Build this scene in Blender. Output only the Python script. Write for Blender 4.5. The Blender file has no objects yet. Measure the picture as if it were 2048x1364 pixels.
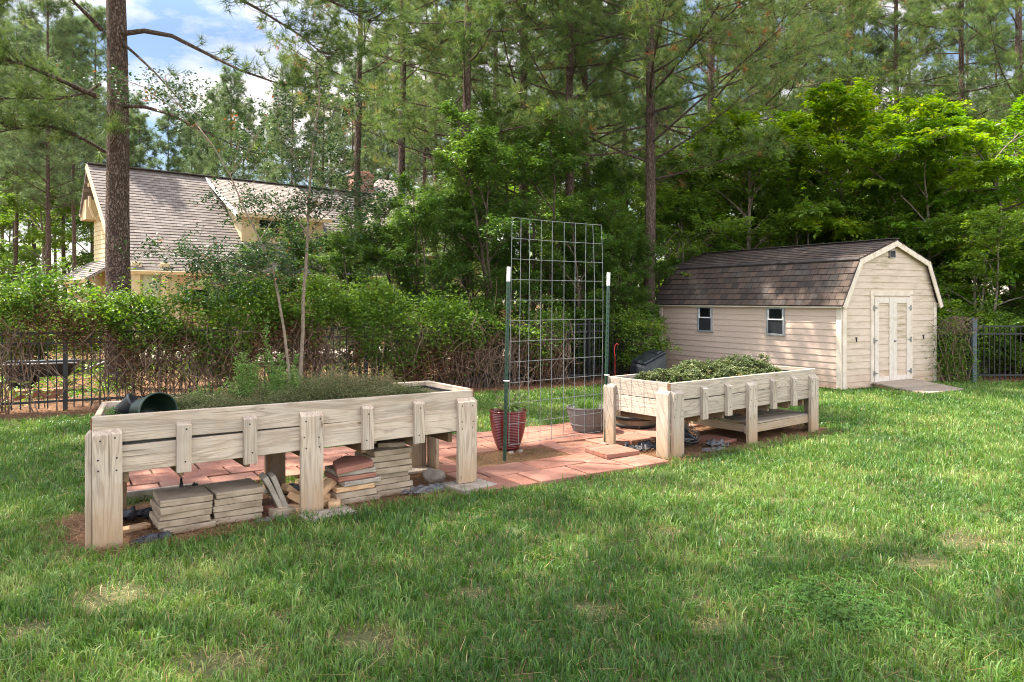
import bpy, bmesh, math
import numpy as np
from mathutils import Vector, Matrix, Euler

R = math.radians
S = bpy.context.scene
COL = S.collection
rng = np.random.default_rng(7)

# ------------------------------------------------------------------ camera model
F, CX, HY, CH = 1500.0, 1024.0, 600.0, 1.65      # focal (px of 2048), centre, horizon, eye height
def G(px, py, z=0.0):                             # ground point seen at a pixel
    d = F * (CH - z) / (py - HY)
    return np.array([(px - CX) / F * d, d, z])
def P(px, py, d):
    return np.array([(px - CX) / F * d, d, CH - (py - HY) / F * d])

# ------------------------------------------------------------------ objects
def tag(o, label=None, cat=None, group=None, kind=None):
    if label: o['label'] = label
    if cat: o['category'] = cat
    if group: o['group'] = group
    if kind: o['kind'] = kind
    return o
def empty(name, loc=(0, 0, 0), rz=0.0):
    o = bpy.data.objects.new(name, None); COL.objects.link(o)
    o.empty_display_size = 0.1
    o.location = loc; o.rotation_euler = (0, 0, rz)
    return o
def link(name, me, mat=None, parent=None, loc=(0, 0, 0), rot=None):
    o = bpy.data.objects.new(name, me); COL.objects.link(o)
    if mat is not None and len(me.materials) == 0: me.materials.append(mat)
    if parent is not None: o.parent = parent
    o.location = loc
    if rot is not None:
        o.rotation_euler = rot.to_euler() if isinstance(rot, Matrix) else rot
    return o
def copy_tree(o, parent=None):
    c = o.copy(); COL.objects.link(c)
    if parent is not None: c.parent = parent
    for ch in list(o.children): copy_tree(ch, c)
    return c

def np_mesh(name, verts, faces, attrs=None, smooth=False):
    """faces: list of int arrays (M,k)"""
    me = bpy.data.meshes.new(name)
    verts = np.asarray(verts, dtype=np.float32)
    faces = [np.asarray(f, dtype=np.int32) for f in faces if len(f)]
    nl = sum(f.size for f in faces); nf = sum(len(f) for f in faces)
    me.vertices.add(len(verts)); me.vertices.foreach_set('co', verts.ravel())
    me.loops.add(nl); me.loops.foreach_set('vertex_index', np.concatenate([f.ravel() for f in faces]))
    me.polygons.add(nf)
    tot = np.concatenate([np.full(len(f), f.shape[1], np.int32) for f in faces])
    st = np.concatenate([[0], np.cumsum(tot)[:-1]]).astype(np.int32)
    me.polygons.foreach_set('loop_start', st)
    try: me.polygons.foreach_set('loop_total', tot)
    except Exception: pass
    if smooth: me.polygons.foreach_set('use_smooth', np.ones(nf, bool))
    if attrs:
        for k, v in attrs.items():
            a = me.attributes.new(k, 'FLOAT', 'POINT'); a.data.foreach_set('value', np.asarray(v, np.float32))
    me.update(calc_edges=True); me.validate()
    return me

class MB:
    """collects shapes into one mesh"""
    def __init__(s): s.v = []; s.f = []; s.n = 0
    def add(s, v, f):
        v = np.asarray(v, float); s.v.append(v)
        for q in f: s.f.append([i + s.n for i in q])
        s.n += len(v)
    def box(s, c, d, rot=None):
        x, y, z = np.array(d) / 2
        v = np.array([[-x,-y,-z],[x,-y,-z],[x,y,-z],[-x,y,-z],[-x,-y,z],[x,-y,z],[x,y,z],[-x,y,z]])
        if rot is not None: v = v @ np.array(rot.to_3x3()).T
        s.add(v + np.array(c), [(0,3,2,1),(4,5,6,7),(0,1,5,4),(1,2,6,5),(2,3,7,6),(3,0,4,7)])
    def prism(s, pts, z0, z1):
        n = len(pts)
        v = [(p[0], p[1], z0) for p in pts] + [(p[0], p[1], z1) for p in pts]
        s.add(v, [tuple(range(n))[::-1], tuple(range(n, 2*n))] + [(i, (i+1) % n, n + (i+1) % n, n + i) for i in range(n)])
    def tube(s, pts, r, n=8, cap=True):
        pts = [Vector(p) for p in pts]; m = len(pts)
        rr = [r] * m if np.isscalar(r) else list(r)
        vs = []; up = None
        for i, p in enumerate(pts):
            t = (pts[min(i+1, m-1)] - pts[max(i-1, 0)]).normalized()
            if up is None:
                up = t.orthogonal().normalized()
            else:
                up = (up - t * up.dot(t)).normalized()
            b = t.cross(up)
            for k in range(n):
                a = 2 * math.pi * k / n
                vs.append(p + (up * math.cos(a) + b * math.sin(a)) * rr[i])
        fs = []
        for i in range(m-1):
            for k in range(n):
                k2 = (k+1) % n
                fs.append((i*n+k, i*n+k2, (i+1)*n+k2, (i+1)*n+k))
        if cap: fs += [tuple(range(n))[::-1], tuple((m-1)*n + k for k in range(n))]
        s.add([tuple(v) for v in vs], fs)
    def lathe(s, prof, n=40, c=(0, 0, 0), close=False):
        m = len(prof); v = []
        for r, z in prof:
            for k in range(n):
                a = 2*math.pi*k/n
                v.append((c[0] + r*math.cos(a), c[1] + r*math.sin(a), c[2] + z))
        f = []
        for i in range(m-1):
            for k in range(n):
                k2 = (k+1) % n
                f.append((i*n+k, i*n+k2, (i+1)*n+k2, (i+1)*n+k))
        f.append(tuple(range(n))[::-1])
        if close: f.append(tuple((m-1)*n+k for k in range(n)))
        s.add(v, f)
    def mesh(s, name, bevel=0.0, smooth=False, seg=1):
        me = bpy.data.meshes.new(name)
        me.from_pydata([tuple(p) for a in s.v for p in a], [], s.f)
        if bevel:
            bm = bmesh.new(); bm.from_mesh(me)
            bmesh.ops.bevel(bm, geom=list(bm.edges), offset=bevel, segments=seg, affect='EDGES', clamp_overlap=True)
            bm.to_mesh(me); bm.free()
        if smooth:
            me.polygons.foreach_set('use_smooth', np.ones(len(me.polygons), bool))
        me.update()
        return me
    def obj(s, name, mat, parent=None, loc=(0,0,0), rot=None, bevel=0.0, smooth=False):
        return link(name, s.mesh(name, bevel, smooth), mat, parent, loc, rot)

# value noise in 2-D
class VN:
    def __init__(s, seed, n=256): s.t = np.random.default_rng(seed).random((n, n)); s.n = n
    def __call__(s, x, y):
        xi = np.floor(x).astype(int); yi = np.floor(y).astype(int)
        fx = x - xi; fy = y - yi
        fx = fx*fx*(3-2*fx); fy = fy*fy*(3-2*fy); n = s.n
        a = s.t[xi % n, yi % n]; b = s.t[(xi+1) % n, yi % n]; c = s.t[xi % n, (yi+1) % n]; d = s.t[(xi+1) % n, (yi+1) % n]
        return (a*(1-fx)+b*fx)*(1-fy) + (c*(1-fx)+d*fx)*fy
vn1, vn2, vn3 = VN(1), VN(2), VN(3)
def fbm(v, x, y): return (v(x, y) + .5*v(x*2.1+7, y*2.1+3) + .25*v(x*4.3+1, y*4.3+9)) / 1.75

# ------------------------------------------------------------------ materials
class NT:
    def __init__(s, name):
        s.m = bpy.data.materials.new(name); s.m.use_nodes = True
        s.t = s.m.node_tree; s.t.nodes.clear()
        s.out = s.n('ShaderNodeOutputMaterial')
    def n(s, typ, **kw):
        nd = s.t.nodes.new(typ)
        for k, v in kw.items():
            if k in ('operation', 'blend_type', 'data_type', 'attribute_name', 'noise_dimensions', 'feature', 'wave_type', 'bands_direction', 'offset', 'offset_frequency', 'squash', 'squash_frequency', 'distance', 'invert', 'interpolation_type', 'clamp', 'vector_type', 'sky_type'):
                setattr(nd, k, v)
            else:
                key = k.replace('_', ' ') if isinstance(k, str) else k
                sock = nd.inputs[int(k[1:])] if k[0] == 'i' and k[1:].isdigit() else nd.inputs[key]
                s.set(sock, v)
        return nd
    def set(s, sock, v):
        if hasattr(v, 'links'): s.t.links.new(v, sock)
        elif isinstance(v, bpy.types.Node): s.t.links.new(v.outputs[0], sock)
        else:
            if sock.type == 'RGBA' and len(v) == 3: v = (*v, 1)
            sock.default_value = v
    def coord(s, which='Object', scale=(1, 1, 1), jitter=False):
        tc = s.n('ShaderNodeTexCoord')
        mp = s.n('ShaderNodeMapping', i3=scale); s.set(mp.inputs[0], tc.outputs[which])
        if jitter:
            oi = s.n('ShaderNodeObjectInfo')
            mu = s.n('ShaderNodeMath', operation='MULTIPLY', i0=oi.outputs['Random'], i1=37.0)
            cb = s.n('ShaderNodeCombineXYZ', i0=mu, i1=mu, i2=mu)
            s.set(mp.inputs[1], cb.outputs[0])
        return mp.outputs[0]
    def noise(s, vec, scale, detail=4, rough=.55, dist=0.0):
        nd = s.n('ShaderNodeTexNoise', Scale=scale, Detail=detail, Roughness=rough, Distortion=dist)
        s.set(nd.inputs['Vector'], vec); return nd.outputs['Fac']
    def ramp(s, fac, stops):
        nd = s.n('ShaderNodeValToRGB'); s.set(nd.inputs[0], fac)
        el = nd.color_ramp.elements
        while len(el) < len(stops): el.new(0.5)
        for e, (p, c) in zip(el, stops):
            e.position = p; e.color = (*c, 1) if not np.isscalar(c) else (c, c, c, 1)
        return nd.outputs[0]
    def mix(s, fac, a, b, mode='MIX'):
        nd = s.n('ShaderNodeMix', data_type='RGBA', blend_type=mode)
        s.set(nd.inputs[0], fac); s.set(nd.inputs[6], a); s.set(nd.inputs[7], b)
        return nd.outputs[2]
    def math(s, op, a, b=0.0, c=None):
        nd = s.n('ShaderNodeMath', operation=op); s.set(nd.inputs[0], a); s.set(nd.inputs[1], b)
        if c is not None: s.set(nd.inputs[2], c)
        return nd.outputs[0]
    def bump(s, h, strength=.3, dist=.01):
        nd = s.n('ShaderNodeBump', Strength=strength, Distance=dist); s.set(nd.inputs['Height'], h); return nd.outputs[0]
    def bsdf(s, col, rough=.7, normal=None, metal=0.0, spec=.4):
        nd = s.n('ShaderNodeBsdfPrincipled')
        s.set(nd.inputs['Base Color'], col); s.set(nd.inputs['Roughness'], rough)
        nd.inputs['Metallic'].default_value = metal
        nd.inputs['Specular IOR Level'].default_value = spec
        if normal is not None: s.set(nd.inputs['Normal'], normal)
        return nd.outputs[0]
    def done(s, sh): s.t.links.new(sh, s.out.inputs[0]); return s.m

def simple(name, c1, c2, scale=8, rough=.7, bump=.2, metal=0, which='Object', detail=5, spec=.4, dist=.01, jitter=True, lo=.35, hi=.65):
    t = NT(name); v = t.coord(which, jitter=jitter)
    f = t.noise(v, scale, detail)
    col = t.ramp(f, [(lo, c1), (hi, c2)])
    nb = t.bump(t.noise(v, scale*5, 4), bump, dist) if bump else None
    return t.done(t.bsdf(col, rough, nb, metal, spec))

def wood(name, pale, dark, stain, rough=.8, low_stain=True, gs=1.0):
    t = NT(name)
    v = t.coord('Object', (.9*gs, 9*gs, 9*gs), True)
    n1 = t.noise(v, 1.0, 3, .5, 1.2)
    oi0 = t.n('ShaderNodeObjectInfo')
    w = t.math('SINE', t.math('MULTIPLY', n1, t.math('MULTIPLY_ADD', t.math('FRACT', t.math('MULTIPLY', oi0.outputs['Random'], 7.3)), 34.0, 24.0)))
    w = t.math('MULTIPLY_ADD', w, .5, .5)
    fine = t.noise(t.coord('Object', (6*gs, 160*gs, 160*gs), True), 1.0, 3, .6)
    blot = t.noise(t.coord('Object', (1, 1, 1), True), 5.0, 4)
    oi = t.n('ShaderNodeObjectInfo')
    g = t.math('MULTIPLY_ADD', t.math('POWER', w, 2.4), .36, t.math('MULTIPLY', t.math('SUBTRACT', fine, .3), .75))
    col = t.mix(t.ramp(g, [(.08, 0.0), (.85, 1.0)]), pale, dark)
    col = t.mix(t.ramp(blot, [(.48, 0.0), (.8, .6)]), col, stain)
    br = t.math('MULTIPLY_ADD', oi.outputs['Random'], .3, .82)
    hs = t.n('ShaderNodeHueSaturation', Value=br, Color=col)
    col = hs.outputs[0]
    if low_stain:
        geo = t.n('ShaderNodeNewGeometry'); sx = t.n('ShaderNodeSeparateXYZ', i0=geo.outputs['Position'])
        zz = t.math('ADD', sx.outputs[2], t.math('MULTIPLY', t.math('SUBTRACT', blot, .5), .35))
        col = t.mix(t.ramp(zz, [(.04, .85), (.42, 0.0)]), col, (.33, .215, .115))
    gr = t.noise(t.coord('Object', (.7, 4, 4), True), 2.3, 4)
    col = t.mix(t.ramp(gr, [(.48, 0.0), (.72, .5)]), col, (.29, .245, .20))
    chk = t.noise(t.coord('Object', (1.1, 55, 55), True), 1.0, 2, .5)
    col = t.mix(t.ramp(chk, [(.66, 0.0), (.72, .75)]), col, (.10, .07, .045))
    # knots and nail heads
    vk = t.n('ShaderNodeTexVoronoi', Scale=3.1); t.set(vk.inputs['Vector'], t.coord('Object', (.8, 2.2, 2.2), True))
    col = t.mix(t.ramp(vk.outputs['Distance'], [(.035, .8), (.09, 0.0)]), col, (.16, .10, .06))
    nb = t.bump(t.math('ADD', g, fine), .35, .004)
    return t.done(t.bsdf(col, rough, nb, 0, .25))

def leafmat(name, stops, trans=.35, rough=.45, spec=.35, vary=.25):
    t = NT(name)
    at = t.n('ShaderNodeAttribute', attribute_name='tint')
    oi = t.n('ShaderNodeObjectInfo')
    f = t.math('MULTIPLY_ADD', t.math('SUBTRACT', oi.outputs['Random'], .5), vary, at.outputs['Fac'])
    col = t.ramp(f, stops)
    a = t.bsdf(col, rough, None, 0, spec)
    tr = t.n('ShaderNodeBsdfTranslucent')
    hs = t.n('ShaderNodeHueSaturation', Hue=.49, Saturation=1.1, Value=1.5, Color=col)
    t.set(tr.inputs[0], hs.outputs[0])
    mx = t.n('ShaderNodeMixShader', i0=trans); t.set(mx.inputs[1], a); t.set(mx.inputs[2], tr.outputs[0])
    return t.done(mx.outputs[0])

M = {}
M['wood'] = wood('weathered_pine', (.49, .40, .305), (.20, .145, .10), (.34, .235, .145))
M['wood_grey'] = wood('grey_pine', (.45, .38, .30), (.19, .15, .112), (.31, .235, .155))
M['wood_dark'] = wood('dark_pine', (.22, .13, .065), (.10, .055, .03), (.12, .07, .04))  # darker brown pine for back legs, bearers and ramp joists
M['endgrain'] = simple('end_grain', (.20, .09, .035), (.11, .05, .02), 30, .8)
M['deck'] = wood('old_decking', (.33, .265, .20), (.22, .17, .12), (.30, .24, .16), low_stain=False)
M['liner'] = simple('black_liner', (.012, .012, .013), (.03, .03, .032), 6, .45, .3)
M['soil'] = simple('potting_soil', (.035, .022, .014), (.09, .06, .038), 22, .95, .9, dist=.02)
M['paver_tan'] = simple('tan_concrete', (.20, .148, .095), (.34, .265, .185), 6, .9, .6, dist=.006, lo=.3, hi=.6)
M['paver_grey'] = simple('grey_concrete', (.24, .20, .155), (.35, .30, .24), 9, .9, .5, dist=.004)
M['paver_red'] = simple('red_concrete', (.24, .098, .066), (.32, .14, .098), 7, .9, .5, dist=.004)
M['brick'] = simple('tan_brick', (.46, .27, .14), (.56, .37, .21), 12, .9, .5, dist=.004)
M['rock'] = simple('field_stone', (.20, .165, .13), (.36, .31, .25), 9, .9, .7, dist=.02)
M['fabric'] = simple('weed_fabric', (.016, .016, .018), (.05, .05, .055), 25, .55, .4)
M['fabric_grey'] = simple('faded_fabric', (.07, .07, .072), (.16, .155, .15), 25, .7, .4)
M['tpost'] = simple('green_enamel', (.008, .03, .017), (.014, .05, .028), 30, .4, .1)
M['white_paint'] = simple('white_enamel', (.66, .64, .60), (.8, .79, .76), 14, .5, .1)
M['galv'] = simple('galvanised_wire', (.14, .152, .152), (.23, .245, .245), 40, .5, .05, .5)
M['glaze_red'] = simple('red_glaze', (.085, .006, .007), (.13, .011, .010), 5, .16, .03, spec=.6)
M['pot_green'] = simple('green_plastic', (.007, .016, .010), (.012, .028, .016), 8, .3, .05)
M['black_plastic'] = simple('black_plastic', (.010, .012, .015), (.028, .032, .036), 5, .38, .12)
M['iron'] = simple('black_iron', (.008, .008, .009), (.02, .02, .02), 20, .5, .1)
M['iron_blue'] = simple('faded_iron', (.055, .07, .085), (.10, .12, .14), 12, .5, .1)
M['zinc'] = simple('grey_metal', (.14, .14, .14), (.26, .26, .26), 30, .4, .1, .6)
M['red_plastic'] = simple('red_plastic', (.45, .02, .015), (.5, .03, .02), 5, .4, 0)
M['glass'] = simple('dark_glass', (.006, .007, .008), (.012, .014, .015), 3, .06, 0, spec=.6)
M['screen'] = simple('insect_screen', (.016, .017, .019), (.03, .032, .034), 90, .6, .1)
M['alum'] = simple('window_aluminium', (.30, .31, .31), (.42, .43, .43), 10, .4, .05, .3)

def barrel_mat(name, a, b, k):
    t = NT(name)
    tc = t.n('ShaderNodeTexCoord'); sp = t.n('ShaderNodeSeparateXYZ', i0=tc.outputs['Object'])
    ang = t.math('ARCTAN2', sp.outputs[1], sp.outputs[0])
    st = t.math('FRACT', t.math('MULTIPLY', ang, k / (2*math.pi)))
    seam = t.ramp(st, [(0.0, .8), (.03, 0.0), (.97, 0.0), (1.0, .8)])
    idn = t.n('ShaderNodeTexWhiteNoise', noise_dimensions='1D'); t.set(idn.inputs['W'], t.math('FLOOR', t.math('MULTIPLY', ang, k/(2*math.pi))))
    n = t.noise(t.coord('Object', (14, 14, 1.6)), 3, 5)
    col = t.mix(t.math('MULTIPLY_ADD', idn.outputs[0], .4, t.math('MULTIPLY', n, .6)), a, b)
    col = t.mix(seam, col, (.03, .025, .02))
    return t.done(t.bsdf(col, .65, t.bump(t.math('SUBTRACT', 1.0, seam), .5, .01)))
M['barrel_grey'] = barrel_mat('grey_staves', (.105, .092, .083), (.165, .147, .132), 14)
M['barrel_brown'] = barrel_mat('brown_staves', (.14, .10, .065), (.26, .20, .14), 20)

def siding(name, base, dirt, amount, lo, hi):
    t = NT(name)
    v = t.coord('Object')
    streak = t.noise(t.coord('Object', (1.2, 7, 7)), 2.2, 6, .65)
    sp = t.n('ShaderNodeSeparateXYZ', i0=v)
    big = t.noise(v, 1.3, 3)
    f = t.math('MULTIPLY', t.ramp(streak, [(lo, 0.0), (hi, 1.0)]), t.math('MULTIPLY', t.ramp(big, [(.38, 0.1), (.66, 1.0)]), amount))
    col = t.mix(f, base, dirt)
    rust = t.ramp(sp.outputs[1], [(.0, .95), (.42, 0.0)])
    col = t.mix(t.math('MULTIPLY', rust, t.ramp(streak, [(.3, .2), (.6, .8)])), col, (.40, .235, .125))
    col = t.mix(t.math('MULTIPLY', t.noise(v, 9, 3), .16), col, (.36, .28, .21))
    return t.done(t.bsdf(col, .75, t.bump(t.noise(t.coord('Object', (4, 30, 30)), 1, 3), .12, .003)))
M['siding_side'] = siding('pink_beige_siding', (.57, .425, .335), (.45, .33, .23), .35, .5, .8)
M['siding_gable'] = siding('cream_siding', (.56, .45, .35), (.23, .19, .09), 1.0, .42, .68)
M['trim'] = simple('cream_trim', (.55, .46, .36), (.66, .57, .46), 5, .7, .15, lo=.4)
M['trim_old'] = simple('peeling_trim', (.42, .31, .19), (.62, .54, .43), 9, .75, .25, lo=.3, hi=.5)
M['door_white'] = simple('peeling_white_paint', (.50, .42, .33), (.60, .53, .445), 11, .7, .2, lo=.28, hi=.5)

def shingle(name, cols, bw, rh, mortar, rough=.9, moss=None):
    t = NT(name)
    v = t.coord('Object')
    br = t.n('ShaderNodeTexBrick', offset=.5, Scale=1.0, Mortar_Size=.006, Mortar_Smooth=.2, Bias=0.0, Brick_Width=bw, Row_Height=rh, Color1=(0, 0, 0), Color2=(1, 1, 1), Mortar=(.5, .5, .5))
    t.set(br.inputs['Vector'], v)
    # per-tab value
    col = t.ramp(br.outputs['Color'], cols)
    col = t.mix(t.math('MULTIPLY', t.noise(v, 160, 2), .5), col, t.mix(.5, col, (.3, .26, .22)))
    col = t.mix(t.ramp(t.noise(v, 1.1, 5), [(.5, 0.0), (.8, .35)]), col, moss or (.3, .25, .2))
    col = t.mix(br.outputs['Fac'], col, mortar)
    return t.done(t.bsdf(col, rough, t.bump(t.noise(v, 120, 2), .4, .004), 0, .2))
M['shingle_brown'] = shingle('brown_shingles', [(0, (.015, .011, .010)), (.3, (.032, .021, .017)), (.6, (.054, .031, .022)), (.85, (.078, .046, .032)), (1, (.038, .034, .032))], .19, .135, (.027, .020, .018))
M['shingle_tan'] = shingle('taupe_shingles', [(0, (.115, .097, .085)), (.5, (.165, .142, .125)), (1, (.215, .187, .167))], .34, .165, (.09, .07, .065))
M['shingle_pale'] = shingle('pale_shingles', [(0, (.20, .168, .145)), (.5, (.23, .195, .17)), (1, (.26, .22, .195))], .34, .165, (.25, .21, .18))
M['roof_dark'] = simple('ridge_cap', (.035, .03, .028), (.07, .055, .05), 6, .85, .3)
M['house_yellow'] = simple('yellow_siding', (.44, .36, .17), (.50, .42, .22), 3, .7, .1)
M['house_green'] = simple('sage_siding', (.38, .40, .25), (.44, .45, .30), 3, .7, .1)
M['house_trim'] = simple('butter_trim', (.46, .36, .20), (.53, .43, .26), 3, .6, .05)
M['house_wood'] = simple('garage_wood', (.36, .22, .11), (.46, .29, .16), 3, .6, .1)
def brickmat():
    t = NT('chimney_brick'); v = t.coord('Object')
    br = t.n('ShaderNodeTexBrick', offset=.5, Scale=1.0, Mortar_Size=.012, Brick_Width=.22, Row_Height=.075, Color1=(.36, .15, .08), Color2=(.22, .09, .06), Mortar=(.35, .3, .26))
    mp = t.n('ShaderNodeMapping'); t.set(mp.inputs[0], v); mp.inputs[2].default_value = (R(90), 0, 0)
    t.set(br.inputs['Vector'], mp.outputs[0])
    return t.done(t.bsdf(br.outputs['Color'], .9))
M['chimney'] = brickmat()

def bark(name, a, b, c, sc=1.0):
    t = NT(name)
    v = t.coord('Object', (1, 1, .42), True)
    dn = t.n('ShaderNodeTexNoise', Scale=9*sc, Detail=4); t.set(dn.inputs['Vector'], v)
    wv = t.n('ShaderNodeVectorMath', operation='MULTIPLY_ADD'); t.set(wv.inputs[0], dn.outputs['Color']); wv.inputs[1].default_value = (.16, .16, .16); t.set(wv.inputs[2], v)
    vo = t.n('ShaderNodeTexVoronoi', Scale=17*sc, feature='DISTANCE_TO_EDGE'); t.set(vo.inputs['Vector'], wv.outputs[0])
    vc = t.n('ShaderNodeTexVoronoi', Scale=17*sc); t.set(vc.inputs['Vector'], wv.outputs[0])
    n2 = t.noise(v, 38*sc, 6, .65)
    plate = t.ramp(t.math('ADD', vo.outputs['Distance'], t.math('MULTIPLY', t.math('SUBTRACT', n2, .5), .16)), [(.0, 0.0), (.17, 1.0)])
    tone = t.math('MULTIPLY_ADD', t.n('ShaderNodeSeparateXYZ', i0=vc.outputs['Color']).outputs[0], .45, t.math('MULTIPLY', n2, .6))
    col = t.mix(t.ramp(tone, [(.2, 0.0), (.75, 1.0)]), b, c)
    col = t.mix(plate, a, col)
    return t.done(t.bsdf(col, .95, t.bump(t.math('ADD', plate, t.math('MULTIPLY', n2, .5)), .9, .03), 0, .15))
M['pine_bark'] = bark('pine_bark', (.062, .042, .032), (.105, .070, .053), (.175, .125, .10), 1.35)
M['grey_bark'] = simple('grey_bark', (.12, .095, .07), (.23, .19, .145), 14, .9, .4)
M['dark_bark'] = simple('brown_twigs', (.05, .035, .024), (.12, .085, .06), 10, .95, .3)
M['dry_stem'] = simple('dry_stems', (.085, .05, .032), (.23, .155, .105), 9, .95, .2)
M['young_bark'] = simple('young_bark', (.16, .12, .083), (.27, .21, .15), 22, .85, .3)

M['needles'] = leafmat('pine_needles', [(0, (.050, .095, .024)), (.4, (.095, .155, .038)), (.8, (.165, .22, .058)), (.97, (.21, .25, .07)), (1, (.30, .13, .05))], .36, .5, .3)
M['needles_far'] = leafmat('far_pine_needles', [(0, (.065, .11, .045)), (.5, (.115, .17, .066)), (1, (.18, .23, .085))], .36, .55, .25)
M['leaf_bright'] = leafmat('maple_leaves', [(0, (.06, .15, .014)), (.5, (.13, .25, .022)), (.85, (.25, .35, .03)), (1, (.36, .36, .04))], .48, .42, .35)
M['leaf_mid'] = leafmat('understory_leaves', [(0, (.062, .13, .020)), (.5, (.125, .215, .030)), (.9, (.21, .30, .04)), (1, (.29, .31, .05))], .48, .42, .4)
M['leaf_shrub'] = leafmat('evergreen_leaves', [(0, (.036, .085, .016)), (.5, (.080, .155, .025)), (.9, (.155, .24, .036)), (1, (.24, .28, .045))], .40, .38, .45)
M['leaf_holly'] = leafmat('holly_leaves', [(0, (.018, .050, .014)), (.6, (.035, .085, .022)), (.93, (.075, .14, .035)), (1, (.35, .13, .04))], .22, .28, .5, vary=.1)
M['leaf_vine'] = leafmat('vine_leaves', [(0, (.038, .095, .013)), (.5, (.095, .185, .024)), (.9, (.19, .285, .036)), (1, (.29, .34, .055))], .42, .38, .4, vary=.08)
M['leaf_dead'] = leafmat('dead_leaves', [(0, (.06, .028, .015)), (.6, (.15, .068, .034)), (1, (.24, .13, .07))], .15, .8, .15)
M['herb'] = leafmat('creeping_thyme', [(0, (.07, .095, .03)), (.45, (.135, .15, .06)), (.75, (.20, .165, .085)), (1, (.27, .16, .10))], .2, .7, .2)
M['herb_green'] = leafmat('weed_leaves', [(0, (.08, .16, .035)), (.6, (.16, .26, .06)), (1, (.28, .34, .13))], .3, .6, .25)
M['sedum'] = leafmat('sedum_leaves', [(0, (.035, .055, .016)), (.5, (.085, .115, .032)), (.85, (.16, .175, .06)), (1, (.25, .20, .10))], .2, .5, .35, vary=.2)
M['grass'] = leafmat('lawn_blades', [(0, (.036, .094, .016)), (.35, (.080, .172, .027)), (.6, (.142, .245, .042)), (.8, (.27, .33, .10)), (.9, (.34, .285, .11)), (1, (.44, .31, .15))], .3, .42, .35, vary=0)
M['clover'] = leafmat('clover_leaves', [(0, (.035, .10, .014)), (1, (.080, .175, .026))], .3, .5, .3, vary=0)
M['straw'] = leafmat('pine_straw', [(0, (.10, .045, .022)), (.5, (.23, .115, .055)), (1, (.42, .27, .14))], .1, .7, .25, vary=0)

# ------------------------------------------------------------------ the planters' frames (used for the lawn mask too)
LO = np.array([-2.70, 5.00]); LA = R(35.0); LL, LW, LH = 2.79, .86, .865
RO = np.array([1.712, 7.83]); RA = R(37.6); RL, RW, RH = 2.59, .95, .785
def loc2(x, y, o, a):
    dx, dy = x - o[0], y - o[1]
    return dx*math.cos(a) + dy*math.sin(a), -dx*math.sin(a) + dy*math.cos(a)
def w2(lx, ly, o, a):
    return (o[0] + lx*math.cos(a) - ly*math.sin(a), o[1] + lx*math.sin(a) + ly*math.cos(a))
SO = np.array([6.0, 13.63]); SA = math.atan2(.496, .868)      # shed corner; local x along the gable, y along the side
SW, SL = 2.88, 4.95
PO = np.array([-.21, 6.38]); PA = R(32.0)                     # patio corner, x along its front edge, y back

FENCE = [(-15.0, 6.73), (-6.7, 11.25), (1.55, 15.2), (2.7, 16.3)]
def fence_y(x):
    xs = [p[0] for p in FENCE] + [3.2]; ys = [p[1] for p in FENCE] + [16.8]
    return np.interp(x, xs, ys)

BARE = [G(440, 1338)[:2].tolist() + [.28], G(730, 1285)[:2].tolist() + [.22], G(215, 1200)[:2].tolist() + [.3], G(1325, 1066)[:2].tolist() + [.2],
        G(1930, 1085)[:2].tolist() + [.3], G(1200, 1225)[:2].tolist() + [.15], G(950, 1190)[:2].tolist() + [.15], G(60, 1260)[:2].tolist() + [.22], G(1560, 1000)[:2].tolist() + [.18],
        G(1420, 1250)[:2].tolist() + [.14], G(1190, 968)[:2].tolist() + [.14], G(1850, 1130)[:2].tolist() + [.25], G(560, 1240)[:2].tolist()+[.13]]
def box_dist(lx, ly, x0, x1, y0, y1):
    dx = np.maximum(np.maximum(x0 - lx, lx - x1), 0); dy = np.maximum(np.maximum(y0 - ly, ly - y1), 0)
    ins = np.minimum(np.minimum(lx - x0, x1 - lx), np.minimum(ly - y0, y1 - ly))
    return np.where(ins > 0, -ins, np.hypot(dx, dy))
def mulch_dist(x, y):                            # <0 inside the bare / mulched ground
    wob = (fbm(vn1, x*3.1, y*3.1) - .5) * .28
    lx, ly = loc2(x, y, LO, LA); d1 = box_dist(lx, ly, -.22, 3.15, -.13, 1.1)
    lx, ly = loc2(x, y, RO, RA); d2 = box_dist(lx, ly, -.35, 2.85, -.14, 1.05)
    d3 = (fence_y(x) - .95 - y) * .88
    d3 = np.where(x > 3.3, 9, d3)
    d4 = np.where(x > 8.3, 15.0 - y, 9)
    lx, ly = loc2(x, y, SO, SA); d5 = box_dist(lx, ly, -.02, SW+.02, -.02, SL)
    d = np.minimum(np.minimum(np.minimum(d1, d2), np.minimum(d3, d4)), d5)
    return d + wob
PATIO_RECTS = [(-2.75, 4.15, 1.42, 2.50), (-.02, 2.12, .0, 1.42), (2.12, 3.2, 1.05, 1.42)]
def patio_dist(x, y):
    lx, ly = loc2(x, y, PO, PA)
    d = np.full(np.shape(x), 9.0)
    for x0, x1, y0, y1 in PATIO_RECTS: d = np.minimum(d, box_dist(lx, ly, x0, x1, y0, y1))
    return d

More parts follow.
